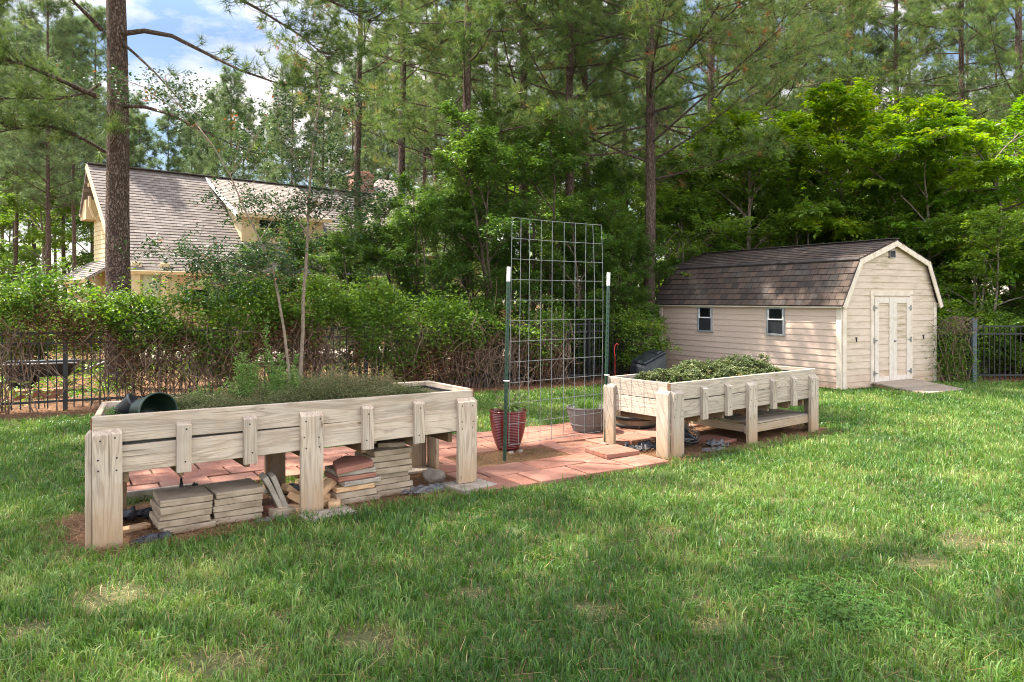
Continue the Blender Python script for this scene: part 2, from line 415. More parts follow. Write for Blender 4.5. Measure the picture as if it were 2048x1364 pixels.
# ------------------------------------------------------------------ ground
def groundmat():
    t = NT('soil_and_pine_straw'); geo = t.n('ShaderNodeNewGeometry'); v = geo.outputs['Position']
    at = t.n('ShaderNodeAttribute', attribute_name='lawn')
    n = t.noise(v, 3, 6, .65); n2 = t.noise(v, 40, 4, .7); n3 = t.noise(v, .35, 3)
    straw = t.ramp(n2, [(.25, (.085, .042, .024)), (.5, (.20, .10, .052)), (.75, (.34, .19, .10))])
    dirt = t.ramp(n, [(.3, (.07, .05, .032)), (.7, (.16, .115, .075))])
    thatch = t.ramp(n2, [(.3, (.05, .062, .022)), (.7, (.15, .14, .065))])
    green = t.ramp(n, [(.55, 0.0), (.72, 1.0)])
    wild = t.mix(t.math('MULTIPLY', green, t.ramp(n3, [(.45, 0.0), (.6, .7)])), straw, (.05, .085, .02))
    wild = t.mix(t.ramp(n3, [(.35, .6), (.55, 0.0)]), wild, dirt)
    col = t.mix(at.outputs['Fac'], wild, thatch)
    return t.done(t.bsdf(col, .95, t.bump(n2, .8, .03), 0, .1))
def build_ground():
    fine = np.arange(-16, 18.01, .2)
    xs = np.concatenate([[-400, -200, -120, -80, -60, -45, -35, -28, -22, -18.5], fine, [21, 25, 30, 38, 50, 70, 100, 160, 400]])
    ys = np.concatenate([[-400, -100, -30, -8, -2], np.arange(0, 18.01, .2), [19, 21, 24, 28, 34, 42, 52, 64, 80, 110, 180, 400]])
    X, Y = np.meshgrid(xs, ys, indexing='ij')
    near = (np.abs(X) < 17) & (Y > 0) & (Y < 18)
    md = mulch_dist(X, Y)
    Z = (fbm(vn2, X*.9, Y*.9) - .5) * .035 * near
    Z = np.where((patio_dist(X, Y) < .35) | (md < .1), -.004 + Z*.12, Z)
    lawn = np.clip(md / .12 + .5, 0, 1)
    lawn = np.where((Y > fence_y(X) - .6) & (X < 3.3), 0, lawn); lawn = np.where((Y > 17.5) | (X < -15), 0, lawn)
    nx, ny = X.shape
    idx = np.arange(nx*ny).reshape(nx, ny)
    q = np.stack([idx[:-1, :-1], idx[1:, :-1], idx[1:, 1:], idx[:-1, 1:]], -1).reshape(-1, 4)
    me = np_mesh('ground', np.stack([X, Y, Z], -1).reshape(-1, 3), [q], {'lawn': lawn.ravel()}, True)
    tag(link('ground', me, groundmat()), 'brown earth and pine straw under the yard and the wood', 'ground', kind='structure')
build_ground()

def strip(name, pts, z, mat, label, cat):
    mb = MB(); mb.add([(p[0], p[1], z) for p in pts], [tuple(range(len(pts)))])
    return tag(mb.obj(name, mat), label, cat, kind='structure')
M['drive'] = simple('pale_concrete', (.40, .32, .265), (.52, .42, .35), 2, .9, .2)
dv = [P(250, 690, 24.5), P(900, 690, 24.5)]
strip('driveway', [(-9.2, 19.4), (-6.0, 19.6), (-2.2, 20.4), (1.0, 22.5), (1.5, 27), (-8, 26), (-13, 23.5)], .03, M['drive'], 'pale concrete driveway beyond the fence in front of the house', 'driveway')

# lawn: real blades
def blades(n, x, y, h, w, tint, rs, lean=None, la=None):
    a = rs.random(n)*2*np.pi
    if lean is None: lean = np.abs(rs.normal(.45, .32, n)) * h
    if la is None: la = rs.random(n)*2*np.pi
    a = la + np.pi/2 + rs.normal(0, .9, n)
    dx, dy = np.cos(a)*w/2, np.sin(a)*w/2
    lx, ly = np.cos(la)*lean, np.sin(la)*lean
    z0 = np.full(n, -.012)
    v = np.empty((n, 5, 3))
    v[:, 0] = np.stack([x-dx, y-dy, z0], -1); v[:, 1] = np.stack([x+dx, y+dy, z0], -1)
    v[:, 2] = np.stack([x+lx*.38+dx*.9, y+ly*.38+dy*.9, h*.62], -1); v[:, 3] = np.stack([x+lx*.38-dx*.9, y+ly*.38-dy*.9, h*.62], -1)
    v[:, 4] = np.stack([x+lx*1.15, y+ly*1.15, h*np.clip(1.08 - .35*lean/h, .45, 1.05)], -1)
    b = np.arange(n)[:, None]*5
    return v.reshape(-1, 3), b + np.array([[0, 1, 2, 3]]), b + np.array([[3, 2, 4]]), np.repeat(tint, 5)
def build_lawn():
    rs = np.random.default_rng(11)
    out = [[] for _ in range(7)]
    for y0, y1, dens, w in [(1.2, 2.8, 800, .006), (2.8, 4.5, 7000, .0050), (4.5, 6.5, 5600, .0052), (6.5, 9.0, 3700, .0060), (9.0, 12.0, 2400, .0080), (12, 16.5, 1500, .0105)]:
        x0, x1 = -.74*y1 - .8, .74*y1 + .8
        n = int((x1-x0)*(y1-y0)*dens)
        x = rs.uniform(x0, x1, n); y = rs.uniform(y0, y1, n)
        # gather blades into tufts
        tx = np.round(x/.055)*.055; ty = np.round(y/.055)*.055
        jx = vn1(tx*91.3, ty*57.7); jy = vn2(tx*71.1, ty*83.9)
        tx = tx + (jx-.5)*.055; ty = ty + (jy-.5)*.055
        g = .45*rs.random(n)
        x = x*(1-g) + tx*g; y = y*(1-g) + ty*g
        md = mulch_dist(x, y); pd = patio_dist(x, y)
        keep = (md > -.07 + .13*rs.random(n)) & (pd > .015)
        lx, ly = loc2(x, y, SO, SA)
        keep &= ~((lx > .8) & (lx < 2.05) & (ly > -1.12) & (ly < 0))
        keep &= (y < fence_y(x) - .6) | (x > 3.3)
        x, y, md, jx, jy = x[keep], y[keep], md[keep], jx[keep], jy[keep]
        bare = np.zeros(len(x))
        for bx, by, br in BARE:
            dd = np.hypot(x-bx, (y-by)*1.3) / (br*.8*(.2 + 1.6*fbm(vn1, x*5, y*5)))
            bare = np.maximum(bare, np.clip(1.3 - dd, 0, 1))
        ragged = np.clip(fbm(vn3, x*2.7+3, y*2.7) - .58, 0, 1)*2.2
        clump = vn2(x*9, y*9)*.55 + jx*.45
        keep = rs.random(len(x)) < (1 - .72*bare - .35*ragged) * (.5 + .8*clump)
        x, y, bare, clump, jx, jy, ragged, md = [q[keep] for q in (x, y, bare, clump, jx, jy, ragged, md)]
        n = len(x)
        h = (.034 + .044*clump) * rs.uniform(.45, 1.35, n) * (1 - .35*bare)
        tall = rs.random(n) < .012; h[tall] *= 1.6
        patch = fbm(vn1, x*.9+5, y*.9); dry = fbm(vn2, x*1.7+3, y*1.7+8)
        t = .34 + (patch-.5)*.7 + (jy-.5)*.42 + rs.normal(0, .17, n) + np.clip(dry-.56, 0, 1)*1.2
        isdry = rs.random(n) < .05 + .62*bare + .15*ragged + .16*np.clip(dry-.54, 0, 1)*4
        t = np.where(isdry, rs.uniform(.80, 1.0, n), np.clip(t, 0, .76))
        lean = np.abs(rs.normal(.62, .42, n))*h
        lie = isdry & (rs.random(n) < .8)
        lean = np.where(lie, rs.uniform(.03, .085, n), lean); h = np.where(lie, rs.uniform(.008, .03, n), h)
        la = jx*12.6 + rs.normal(0, 1.0, n)
        for o_, q in zip(out, (x, y, w*rs.uniform(.6, 1.45, n)*np.where(lie, .6, 1), h, np.clip(t, 0, 1), lean, la)): o_.append(q)
    x, y, w, h, t, lean, la = map(np.concatenate, out)
    v, q, tr, tt = blades(len(x), x, y, h, w, t, rs, lean, la)
    me = np_mesh('lawn', v, [q, tr], {'tint': tt})
    tag(link('lawn', me, M['grass']), 'mown green lawn with dry patches across the yard', 'grass', kind='stuff')
build_lawn()

def clover():
    rs = np.random.default_rng(5); V, Fc, T = [], [], []; k = 0
    for cx, cy, sx, sy, n in [(1640, 1205, 100, 36, 420), (1740, 1250, 90, 40, 420), (1890, 1300, 120, 30, 120), (1720, 1165, 60, 20, 60)]:
        for _ in range(n):
            p = G(cx + rs.normal(0, sx*.6), cy + rs.normal(0, sy*.6)); z = rs.uniform(.025, .065)
            a0 = rs.random()*6.28; s = rs.uniform(.005, .0115)
            for j in range(3):
                a = a0 + j*2.094; c, sn = math.cos(a), math.sin(a)
                for (u, w) in ((0, 0), (.8, -.62), (1.5, -.4), (1.4, 0), (1.5, .4), (.8, .62)):
                    V.append((p[0] + s*(u*c - w*sn), p[1] + s*(u*sn + w*c), z + .25*s*u*(rs.random()-.3)))
                Fc.append([k+i for i in range(6)]); k += 6
                T += [rs.random()]*6
    me = np_mesh('clover', np.array(V), [np.array(Fc)], {'tint': T})
    tag(link('clover', me, M['clover']), 'patch of small round clover leaves in the lawn', 'clover', kind='stuff')
clover()

def straw():
    rs = np.random.default_rng(15)
    pts = []
    def rect(n, o, a, x0, x1, y0, y1, z=.004):
        lx, ly = rs.uniform(x0, x1, n), rs.uniform(y0, y1, n)
        X, Y = o[0] + lx*math.cos(a) - ly*math.sin(a), o[1] + lx*math.sin(a) + ly*math.cos(a)
        pts.append(np.stack([X, Y, np.full(n, z)], -1))
    rect(9000, LO, LA, -.35, 3.2, -.25, .95); rect(6000, RO, RA, -.35, 2.9, -.3, 1.0)
    rect(5200, PO, PA, .05, 2.1, .78, 1.4)
    rect(1700, PO, PA, -2.7, 3.3, 0, 2.5, .034)
    x = rs.uniform(-6, 9, 4200); y = rs.uniform(2.8, 10.5, 4200); pts.append(np.stack([x, y, rs.uniform(.012, .05, 4200)], -1)[(patio_dist(x, y) > .05) & (mulch_dist(x, y) > 0)])
    n = 26000; x = rs.uniform(-11, 3, n); y = fence_y(x) + rs.uniform(-1.15, 2.5, n); pts.append(np.stack([x, y, np.full(n, .004)], -1))
    p = np.concatenate(pts); n = len(p)
    far = p[:, 1] > 9.5
    lg = rs.uniform(.06, .17, n); w = np.where(far, .006, .0026)
    a = rs.random(n)*6.283; dz = rs.normal(0, .12, n)
    d = np.stack([np.cos(a), np.sin(a), dz], -1)*lg[:, None]; s = np.stack([-np.sin(a), np.cos(a), np.zeros(n)], -1)*(w[:, None]/2)
    p[:, 2] += rs.random(n)*.016 + np.abs(dz)*lg*.5
    v = np.stack([p-d/2-s, p-d/2+s, p+d/2+s*.6, p+d/2-s*.6], 1).reshape(-1, 3)
    me = np_mesh('pine_straw', v, [np.arange(n*4).reshape(-1, 4)], {'tint': np.repeat(np.clip(rs.normal(.5, .28, n), 0, 1), 4)})
    tag(link('pine_straw', me, M['straw']), 'fallen brown pine needles under the beds and along the fence', 'pine straw', kind='stuff')
straw()

# ------------------------------------------------------------------ patio of red pavers
def patio():
    rs = np.random.default_rng(3)
    mb = MB()
    cells = []
    def rows(x0, x1, y0, y1, widths, wx):
        y = y0; i = 0
        while y < y1 - .05:
            h = min(widths[i % len(widths)], y1 - y); x = x0 - (wx*.5 if i % 2 else 0)
            while x < x1 - .03:
                xa, xb = max(x, x0), min(x + wx, x1)
                if xb - xa > .05: cells.append((xa, xb, y, y + h))
                x += wx
            y += h; i += 1
    rows(-2.75, 4.15, 1.42, 2.50, [.36, .36, .36], .41)
    rows(-.02, 2.12, 0, .78, [.39, .39], .56)
    rows(-.02, .30, .78, 1.42, [.32, .32], .32)
    rows(1.50, 2.12, .78, 1.42, [.32, .32], .40)
    rows(2.12, 3.2, 1.05, 1.42, [.37], .4)
    for xa, xb, ya, yb in cells:
        g = rs.uniform(.012, .022)
        cx, cy = (xa+xb)/2, (ya+yb)/2
        rot = Euler((rs.normal(0, .010), rs.normal(0, .010), rs.normal(0, .012))).to_matrix()
        mb.box((cx, cy, .012 + rs.normal(0, .0035)), (xb-xa-g, yb-ya-g, .045), rot)
    t = NT('red_patio_pavers'); v = t.coord('Object')
    geo = t.n('ShaderNodeNewGeometry')
    rnd = geo.outputs['Random Per Island']
    n = t.noise(v, 5, 5); n2 = t.noise(v, 45, 4); n3 = t.noise(v, 1.6, 4)
    col = t.ramp(rnd, [(0, (.225, .094, .062)), (.5, (.275, .122, .084)), (.8, (.315, .152, .108)), (1, (.18, .086, .064))])
    col = t.mix(t.ramp(n, [(.45, 0.0), (.75, .55)]), col, (.38, .225, .165))
    col = t.mix(t.ramp(n3, [(.45, 0.0), (.68, .75)]), col, (.22, .10, .065))
    col = t.mix(t.ramp(n2, [(.58, 0.0), (.72, .5)]), col, (.18, .08, .05))
    mat = M['patio'] = t.done(t.bsdf(col, .85, t.bump(n2, .4, .006), 0, .25))
    o = mb.obj('patio', mat, None, (PO[0], PO[1], 0), (0, 0, PA), bevel=.005)
    tag(o, 'red concrete paver patio between the two raised beds', 'patio', kind='structure')
patio()

# ------------------------------------------------------------------ raised planters
RX = {'h': Matrix(((1,0,0),(0,0,-1),(0,1,0))), 'v': Matrix(((0,1,0),(0,0,1),(1,0,0))), 'e': Matrix(((0,0,1),(1,0,0),(0,1,0))), 'ev': Matrix(((0,0,-1),(0,1,0),(1,0,0))), 'flat': Matrix.Identity(3), 'fy': Matrix(((0,-1,0),(1,0,0),(0,0,1)))}
jr = np.random.default_rng(21)
def board(name, parent, l, w, t, c, o, mat, cut=0.0, cutside=-1, bev=.004, screws=()):
    mb = MB()
    x, y, z = l/2, w/2, t/2
    xf = x - cut
    v = np.array([[-x,-y,-z],[x,-y,-z],[x,y,-z],[-x,y,-z],[-x,-y,z],[x,-y,z],[x,y,z],[-x,y,z]], float)
    if cut:                                        # top end bevelled on the outer face
        for i in ((1, 2) if cutside < 0 else (5, 6)): v[i, 0] -= cut
    mb.add(v, [(0,3,2,1),(4,5,6,7),(0,1,5,4),(1,2,6,5),(2,3,7,6),(3,0,4,7)])
    nb = len(mb.f)
    for (sx, sy) in screws:
        mb.box((sx + jr.normal(0, .008), sy + jr.normal(0, .008), -z - .0006), (.011, .011, .0022), Euler((0, 0, jr.random()*3)).to_matrix())
    rot = RX[o].to_4x4() @ Euler((jr.normal(0, .003), jr.normal(0, .003), jr.normal(0, .005))).to_matrix().to_4x4()
    ob = mb.obj(name, mat, parent, c, rot, bevel=0 if screws else bev)
    if screws:
        me = ob.data; me.materials.append(M['iron'])
        for i, p in enumerate(me.polygons): p.material_index = 1 if i >= nb else 0
        bv = ob.modifiers.new('edge', 'BEVEL'); bv.width = bev; bv.segments = 1; bv.limit_method = 'ANGLE'; bv.offset_type = 'OFFSET'
    return ob

def planter(label, o, ang, L, W, H, pw, bw, mat, group, foot, rk=0.0):
    root = empty('raised_planter', (o[0], o[1], 0), ang)
    tag(root, label, 'planter', group)
    T = .04; bh = .182
    x0, x1 = -pw/2, L + pw/2
    zt = H - bh/2; zb = H - bh*1.5 - .006
    for z in (zt, zb):
        board('side_board', root, x1-x0, bh, T, ((x0+x1)/2, T/2, z), 'h', mat)
        board('side_board', root, x1-x0-rk, bh, T, ((x0+rk+x1)/2, W-T/2, z), 'h', mat)
        e = board('end_board', root, W-2*T-.004, bh, T, (x0+T/2+rk/2, W/2, z-.001), 'e', mat)
        if rk: e.rotation_euler = (Matrix.Rotation(-math.atan2(rk, W), 3, 'Z') @ RX['e']).to_euler()
        board('end_board', root, W-2*T-.004, bh, T, (x1-T/2, W/2, z-.001), 'e', mat)
    drop = .075
    for k, x in enumerate((0, L/2, L)):
        zf = foot[k]
        l = H - drop - zf
        board('leg', root, l, pw, T, (x, -T/2-.001, zf + l/2), 'v', mat, .035, -1, .004, [(l/2-dz, dy) for dz in (.07, .20, .27) for dy in (-.05, .05)])
        l = H - drop
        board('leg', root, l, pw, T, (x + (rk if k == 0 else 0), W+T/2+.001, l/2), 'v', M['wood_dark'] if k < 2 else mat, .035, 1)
    for xe, sgn in ((x0, -1), (x1, 1)):
        for ye in (pw/2 - .0, W - pw/2):
            zf = foot[0] if sgn < 0 else (foot[2] if ye < W/2 else .03)
            l = H - drop - zf
            rr = rk*ye/W if sgn < 0 else 0
            e = board('leg', root, l, pw, T, (xe + sgn*(T/2+.001) + rr, ye, zf + l/2), 'ev', mat, .035, -sgn)
            if rk and sgn < 0: e.rotation_euler = (Matrix.Rotation(-math.atan2(rk, W), 3, 'Z') @ RX['ev']).to_euler()
    for x in (L/6*1.02, L/3, L*2/3, L*5/6):
        l = 2*bh + .01 - .02
        for y, sd in ((-T/2-.001, -1), (W+T/2+.001, 1)):
            board('batten', root, l, bw, T, (x, y, H - .085 - l/2 + (.02)), 'v', mat, .025, sd, .004, [(l/2-.06, 0), (-l/2+.08, 0)] if sd < 0 else ())
    # bearers under the bed carry the floor
    for x in (L/6*1.02, L/3, L*2/3, L*5/6, .12, L-.12, L/2):
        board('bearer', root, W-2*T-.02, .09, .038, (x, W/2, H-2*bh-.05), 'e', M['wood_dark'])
    mb = MB()
    zi = H - 2*bh - .004
    x0s, x0 = x0, x0 + rk
    mb.box(((x0+x1)/2, W/2, zi), (x1-x0-2*T-.006, W-2*T-.006, .012))
    for (c, d) in ((((x0+x1)/2, T+.006, H-.21), (x1-x0-2*T-.01, .005, .33)), (((x0+x1)/2, W-T-.006, H-.21), (x1-x0-2*T-.01, .005, .33)),
                   ((x0+T+.006, W/2, H-.21), (.005, W-2*T-.03, .33)), ((x1-T-.006, W/2, H-.21), (.005, W-2*T-.03, .33))):
        mb.box(c, d)
    mb.obj('liner', M['liner'], root)
    nx, ny = 70, 22
    gx, gy = np.meshgrid(np.linspace(x0+T+.012, x1-T-.012, nx), np.linspace(T+.012, W-T-.012, ny), indexing='ij')
    gz = H - .075 + (fbm(vn1, gx*5+o[0], gy*5) - .5)*.07
    idx = np.arange(nx*ny).reshape(nx, ny)
    q = np.stack([idx[:-1,:-1], idx[1:,:-1], idx[1:,1:], idx[:-1,1:]], -1).reshape(-1, 4)
    link('soil', np_mesh('soil', np.stack([gx, gy, gz], -1).reshape(-1, 3), [q], None, True), M['soil'], root)
    x0 = x0s
    for xc in (x0, x1):                            # brown end grain showing at the front corners
        s = -1 if xc == x0 else 1
        mb = MB(); mb.box((xc + s*.003, T/2, H-.052), (.006, T-.006, .10)); mb.obj('end_grain', M['endgrain'], root)
    return root
PG = 'raised wooden garden beds'
PL = planter('long raised wooden bed with paver stacks below and a green pot lying in it', LO, LA, LL, LW, LH, .175, .095, M['wood'], PG, (0, .02, .05), .15)
PR = planter('raised wooden bed with a low slatted shelf, bushy green plants, beside the shed', RO, RA, RL, RW, RH, .165, .09, M['wood_grey'], PG, (0, 0, 0))
for k in range(7):
    board('shelf_slat', PR, RL/2-.02, .125, .022, (RL*.75+.02, .07 + k*.132, .222), 'flat', M['deck'])
board('shelf_rail', PR, RL/2+.10, .09, .038, (RL*.75-.02, .021, .163), 'h', M['wood_grey'])
board('shelf_rail', PR, RL/2+.10, .09, .038, (RL*.75-.02, RW-.021, .163), 'h', M['wood_grey'])
board('shelf_bearer', PR, RW-.09, .09, .038, (RL/2+.02, RW/2, .162), 'e', M['wood_grey'])
board('shelf_bearer', PR, RW-.09, .09, .038, (RL-.03, RW/2, .162), 'e', M['wood_grey'])

# ------------------------------------------------------------------ foliage helpers
def leaves(p, rs, ls, up=.6, asp=.5, fold=.15, droop=None):
    """rhombic leaves at points p (N,3)"""
    n = len(p)
    d = rs.normal(size=(n, 3)); d[:, 2] *= .45
    if droop is not None: d += droop
    d /= np.linalg.norm(d, axis=1)[:, None] + 1e-9
    nr = rs.normal(size=(n, 3)); nr[:, 2] = np.abs(nr[:, 2]) + up*2
    s = np.cross(nr, d); s /= np.linalg.norm(s, axis=1)[:, None] + 1e-9
    nn = np.cross(d, s)
    L = (ls*rs.uniform(.65, 1.3, n))[:, None]
    v = np.stack([p, p + d*L*.45 + s*L*asp*.5 + nn*L*fold, p + d*L, p + d*L*.45 - s*L*asp*.5 + nn*L*fold], 1).reshape(-1, 3)
    return v
def leaf_mesh(name, p, rs, ls, tint, **kw):
    v = leaves(p, rs, ls, **kw)
    n = len(p)
    i = np.arange(n)[:, None]*4
    return np_mesh(name, v, [i + np.array([[0, 1, 2]]), i + np.array([[0, 2, 3]])], {'tint': np.repeat(np.clip(tint, 0, 1), 4)})
def needle_mesh(name, p, d, rs, K, ln, w, tint, spread=.9):
    n = len(p)
    P_ = np.repeat(p, K, 0); D = np.repeat(d, K, 0)
    q = rs.normal(size=(n*K, 3)); q /= np.linalg.norm(q, axis=1)[:, None]
    D = D*.75 + q*spread; D /= np.linalg.norm(D, axis=1)[:, None]
    L = (ln*rs.uniform(.6, 1.15, n*K))[:, None]
    s = np.cross(D, rs.normal(size=(n*K, 3))); s /= np.linalg.norm(s, axis=1)[:, None] + 1e-9
    P_ = P_ + D*.012
    v = np.stack([P_ - s*w/2, P_ + s*w/2, P_ + D*L + np.array([0, 0, -.18])*L*.5], 1).reshape(-1, 3)
    T = np.repeat(np.clip(np.repeat(tint, K) + rs.normal(0, .07, n*K), 0, 1), 3)
    return np_mesh(name, v, [np.arange(n*K*3).reshape(-1, 3)], {'tint': T})

def pine_parts(seed, H, dia, cb, blen, nbr, ntw, K, ln, w, lean=(0, 0), extra=(), dead=.02, sparse_low=True, top=None, elev=(.0, .45), tspread=.9):
    """trunk mesh with its limbs, and the needle crown"""
    rs = np.random.default_rng(seed)
    mb = MB()
    zs = np.linspace(-.15, H, 15)
    wob = np.cumsum(rs.normal(0, .035, (15, 2)), 0)*.55; wob -= wob[0]
    def axis(z): return np.array([np.interp(z, zs, wob[:, 0]) + lean[0]*z, np.interp(z, zs, wob[:, 1]) + lean[1]*z, z])
    rad = lambda z: max(.018, dia/2*(1 - .80*max(z, 0)/H) * (1.0 + .30*math.exp(-max(z, 0)/.35)))
    zt = np.concatenate([[-.15, .12, .35, .8], np.linspace(1.5, H, 22)])
    mb.tube([axis(z) for z in zt], [rad(z) for z in zt], 12)
    tp, td = [], []
    def limb(pts, r0, ntw, twl=.55, start=.3, dens=3):
        pts = np.array(pts); m = len(pts)
        mb.tube(pts, np.linspace(r0, .006, m), 5, False)
        seg = np.linspace(0, 1, m)
        for k in range(ntw):
            u = start + (1-start)*rs.random()**.75
            if k == 0: u = 1.0
            q = np.array([np.interp(u, seg, pts[:, i]) for i in range(3)])
            t = pts[-1] - pts[0]; t = t/np.linalg.norm(t)
            d = t*.8 + rs.normal(0, .55, 3); d[2] = d[2]*.6 + .18; d /= np.linalg.norm(d)
            l = twl*rs.uniform(.4, 1.15)
            e = q + d*l; mid = q + d*l*.5 + np.array([0, 0, -.05*l])
            e[2] += .10*l
            if l > .12: mb.tube([q, mid, e], [.007, .005, .004], 3, False)
            for j in range(dens):
                s = 1 - j*.32*rs.random()
                pp = q*(1-s) + e*s + rs.normal(0, .05, 3)
                dd = d + np.array([0, 0, .35]); dd /= np.linalg.norm(dd)
                tp.append(pp); td.append(dd)
    ztop = top or H
    for k in range(nbr):
        u = (k + rs.random())/nbr
        z = cb + (ztop - cb)*u
        a = k*2.4 + rs.normal(0, .5)
        taper = (1 - .78*((z-cb)/(H-cb))**1.3)
        if sparse_low: taper *= .55 + .45*min(1, (z-cb)/(1.2) + .3)
        l = blen*taper*rs.uniform(.6, 1.15)
        el = rs.uniform(*elev) + .35*((z-cb)/(H-cb))
        b = axis(z); dirh = np.array([math.cos(a), math.sin(a), 0]); pts = []
        side = np.array([-dirh[1], dirh[0], 0])*rs.normal(0, .18)
        for s in np.linspace(0, 1, 6):
            pts.append(b + dirh*l*s*math.cos(el) + side*l*s*s + np.array([0, 0, l*(math.sin(el)*s + .16*s*(s-.75))]))
        limb(pts, max(.012, rad(z)*.30), ntw, .34 + .16*l)
    for ex in extra: limb(*ex)
    tp, td = np.array(tp), np.array(td)
    tint = np.clip(rs.normal(.45, .2, len(tp)), 0, .93); tint[rs.random(len(tp)) < dead] = 1.0
    return mb.mesh('trunk', 0, True), needle_mesh('crown', tp, td, rs, K, ln, w, tint, tspread)

def leafy_parts(seed, H, R0, zc, squash, nsp, per, ls, dia, sr=.45, base=.25, shell=.55, flat=.28, stems=1, droop=-.25, tmean=.4, asp=.55, holes=.35, wobs=.16):
    """trunk with limbs + crown of drooping leaf sprays; crown centre zc, radius R0, vertical half height squash"""
    rs = np.random.default_rng(seed)
    mb = MB()
    # lumpy crown outline
    lob = rs.normal(size=(7, 3)); lob[:, 2] = lob[:, 2]*.6 + .2; lob /= np.linalg.norm(lob, axis=1)[:, None]; la = rs.uniform(.3, .85, 7)
    n = nsp*3
    d = rs.normal(size=(n, 3)); d /= np.linalg.norm(d, axis=1)[:, None]
    r = (shell + (1-shell)*rs.random(n))*np.where(rs.random(n) < .25, rs.random(n)**.5, 1)
    amp = .62 + (np.maximum(d @ lob.T, 0)**3 * la).sum(1)*.75
    c = d*(r*amp)[:, None]*np.array([R0, R0, squash]); c[:, 2] += zc
    gap = np.sin(c[:, 0]*2.1 + seed)*np.sin(c[:, 1]*2.3 + 1.3*seed)*np.sin(c[:, 2]*2.6 + .7*seed)
    keep = (gap < .55 - holes*.6) & (c[:, 2] > base)
    c = c[keep][:nsp]; d = d[keep][:nsp]
    for s in range(stems):
        off = rs.normal(0, .25*(stems > 1), 2)
        tip = np.array([off[0]*3 + rs.normal(0, .2), off[1]*3 + rs.normal(0, .2), zc + squash*.45])
        m = 7; pts = [np.array([off[0], off[1], -.1])*(1-u) + tip*u + np.array([math.sin(u*5+s)*.08, math.cos(u*4+s)*.08, 0]) for u in np.linspace(0, 1, m)]
        mb.tube(pts, np.linspace(dia/2, dia*.12, m)*np.array([1.25]+[1]*(m-1)), 8)
        pa = np.array(pts)
        sel = rs.choice(len(c), min(len(c), 130//stems + 14), replace=False)
        for i in sel:
            u = np.clip((c[i, 2]-.5*abs(np.hypot(c[i, 0], c[i, 1])) )/max(tip[2], .1), .12, .96)
            b = np.array([np.interp(u, np.linspace(0, 1, m), pa[:, k]) for k in range(3)])
            mid = (b + c[i])/2 + np.array([0, 0, -.08*np.linalg.norm(c[i]-b)]) + rs.normal(0, .06, 3)
            mb.tube([b, mid, c[i]], [dia*.16, dia*.10, .006], 4, False)
    # leaves
    k = rs.poisson(per, len(c)); C = np.repeat(c, k, 0); D = np.repeat(d, k, 0); N = len(C)
    rad = sr*np.sqrt(rs.random(N)); a = rs.random(N)*6.283
    ox, oy = rad*np.cos(a), rad*np.sin(a)
    out = ox*D[:, 0] + oy*D[:, 1]
    p = C + np.stack([ox, oy, rs.normal(0, flat*sr*.6, N) + droop*np.maximum(out, 0) - .10*rad], -1)
    sp_t = rs.normal(tmean, .16, len(c))
    T = np.repeat(sp_t, k) + rs.normal(0, .13, N)
    return mb.mesh('trunk', 0, True), leaf_mesh('crown', p, rs, ls, np.clip(T, 0, 1), asp=asp, droop=np.stack([ox*.8, oy*.8, np.full(N, -.25)], -1))

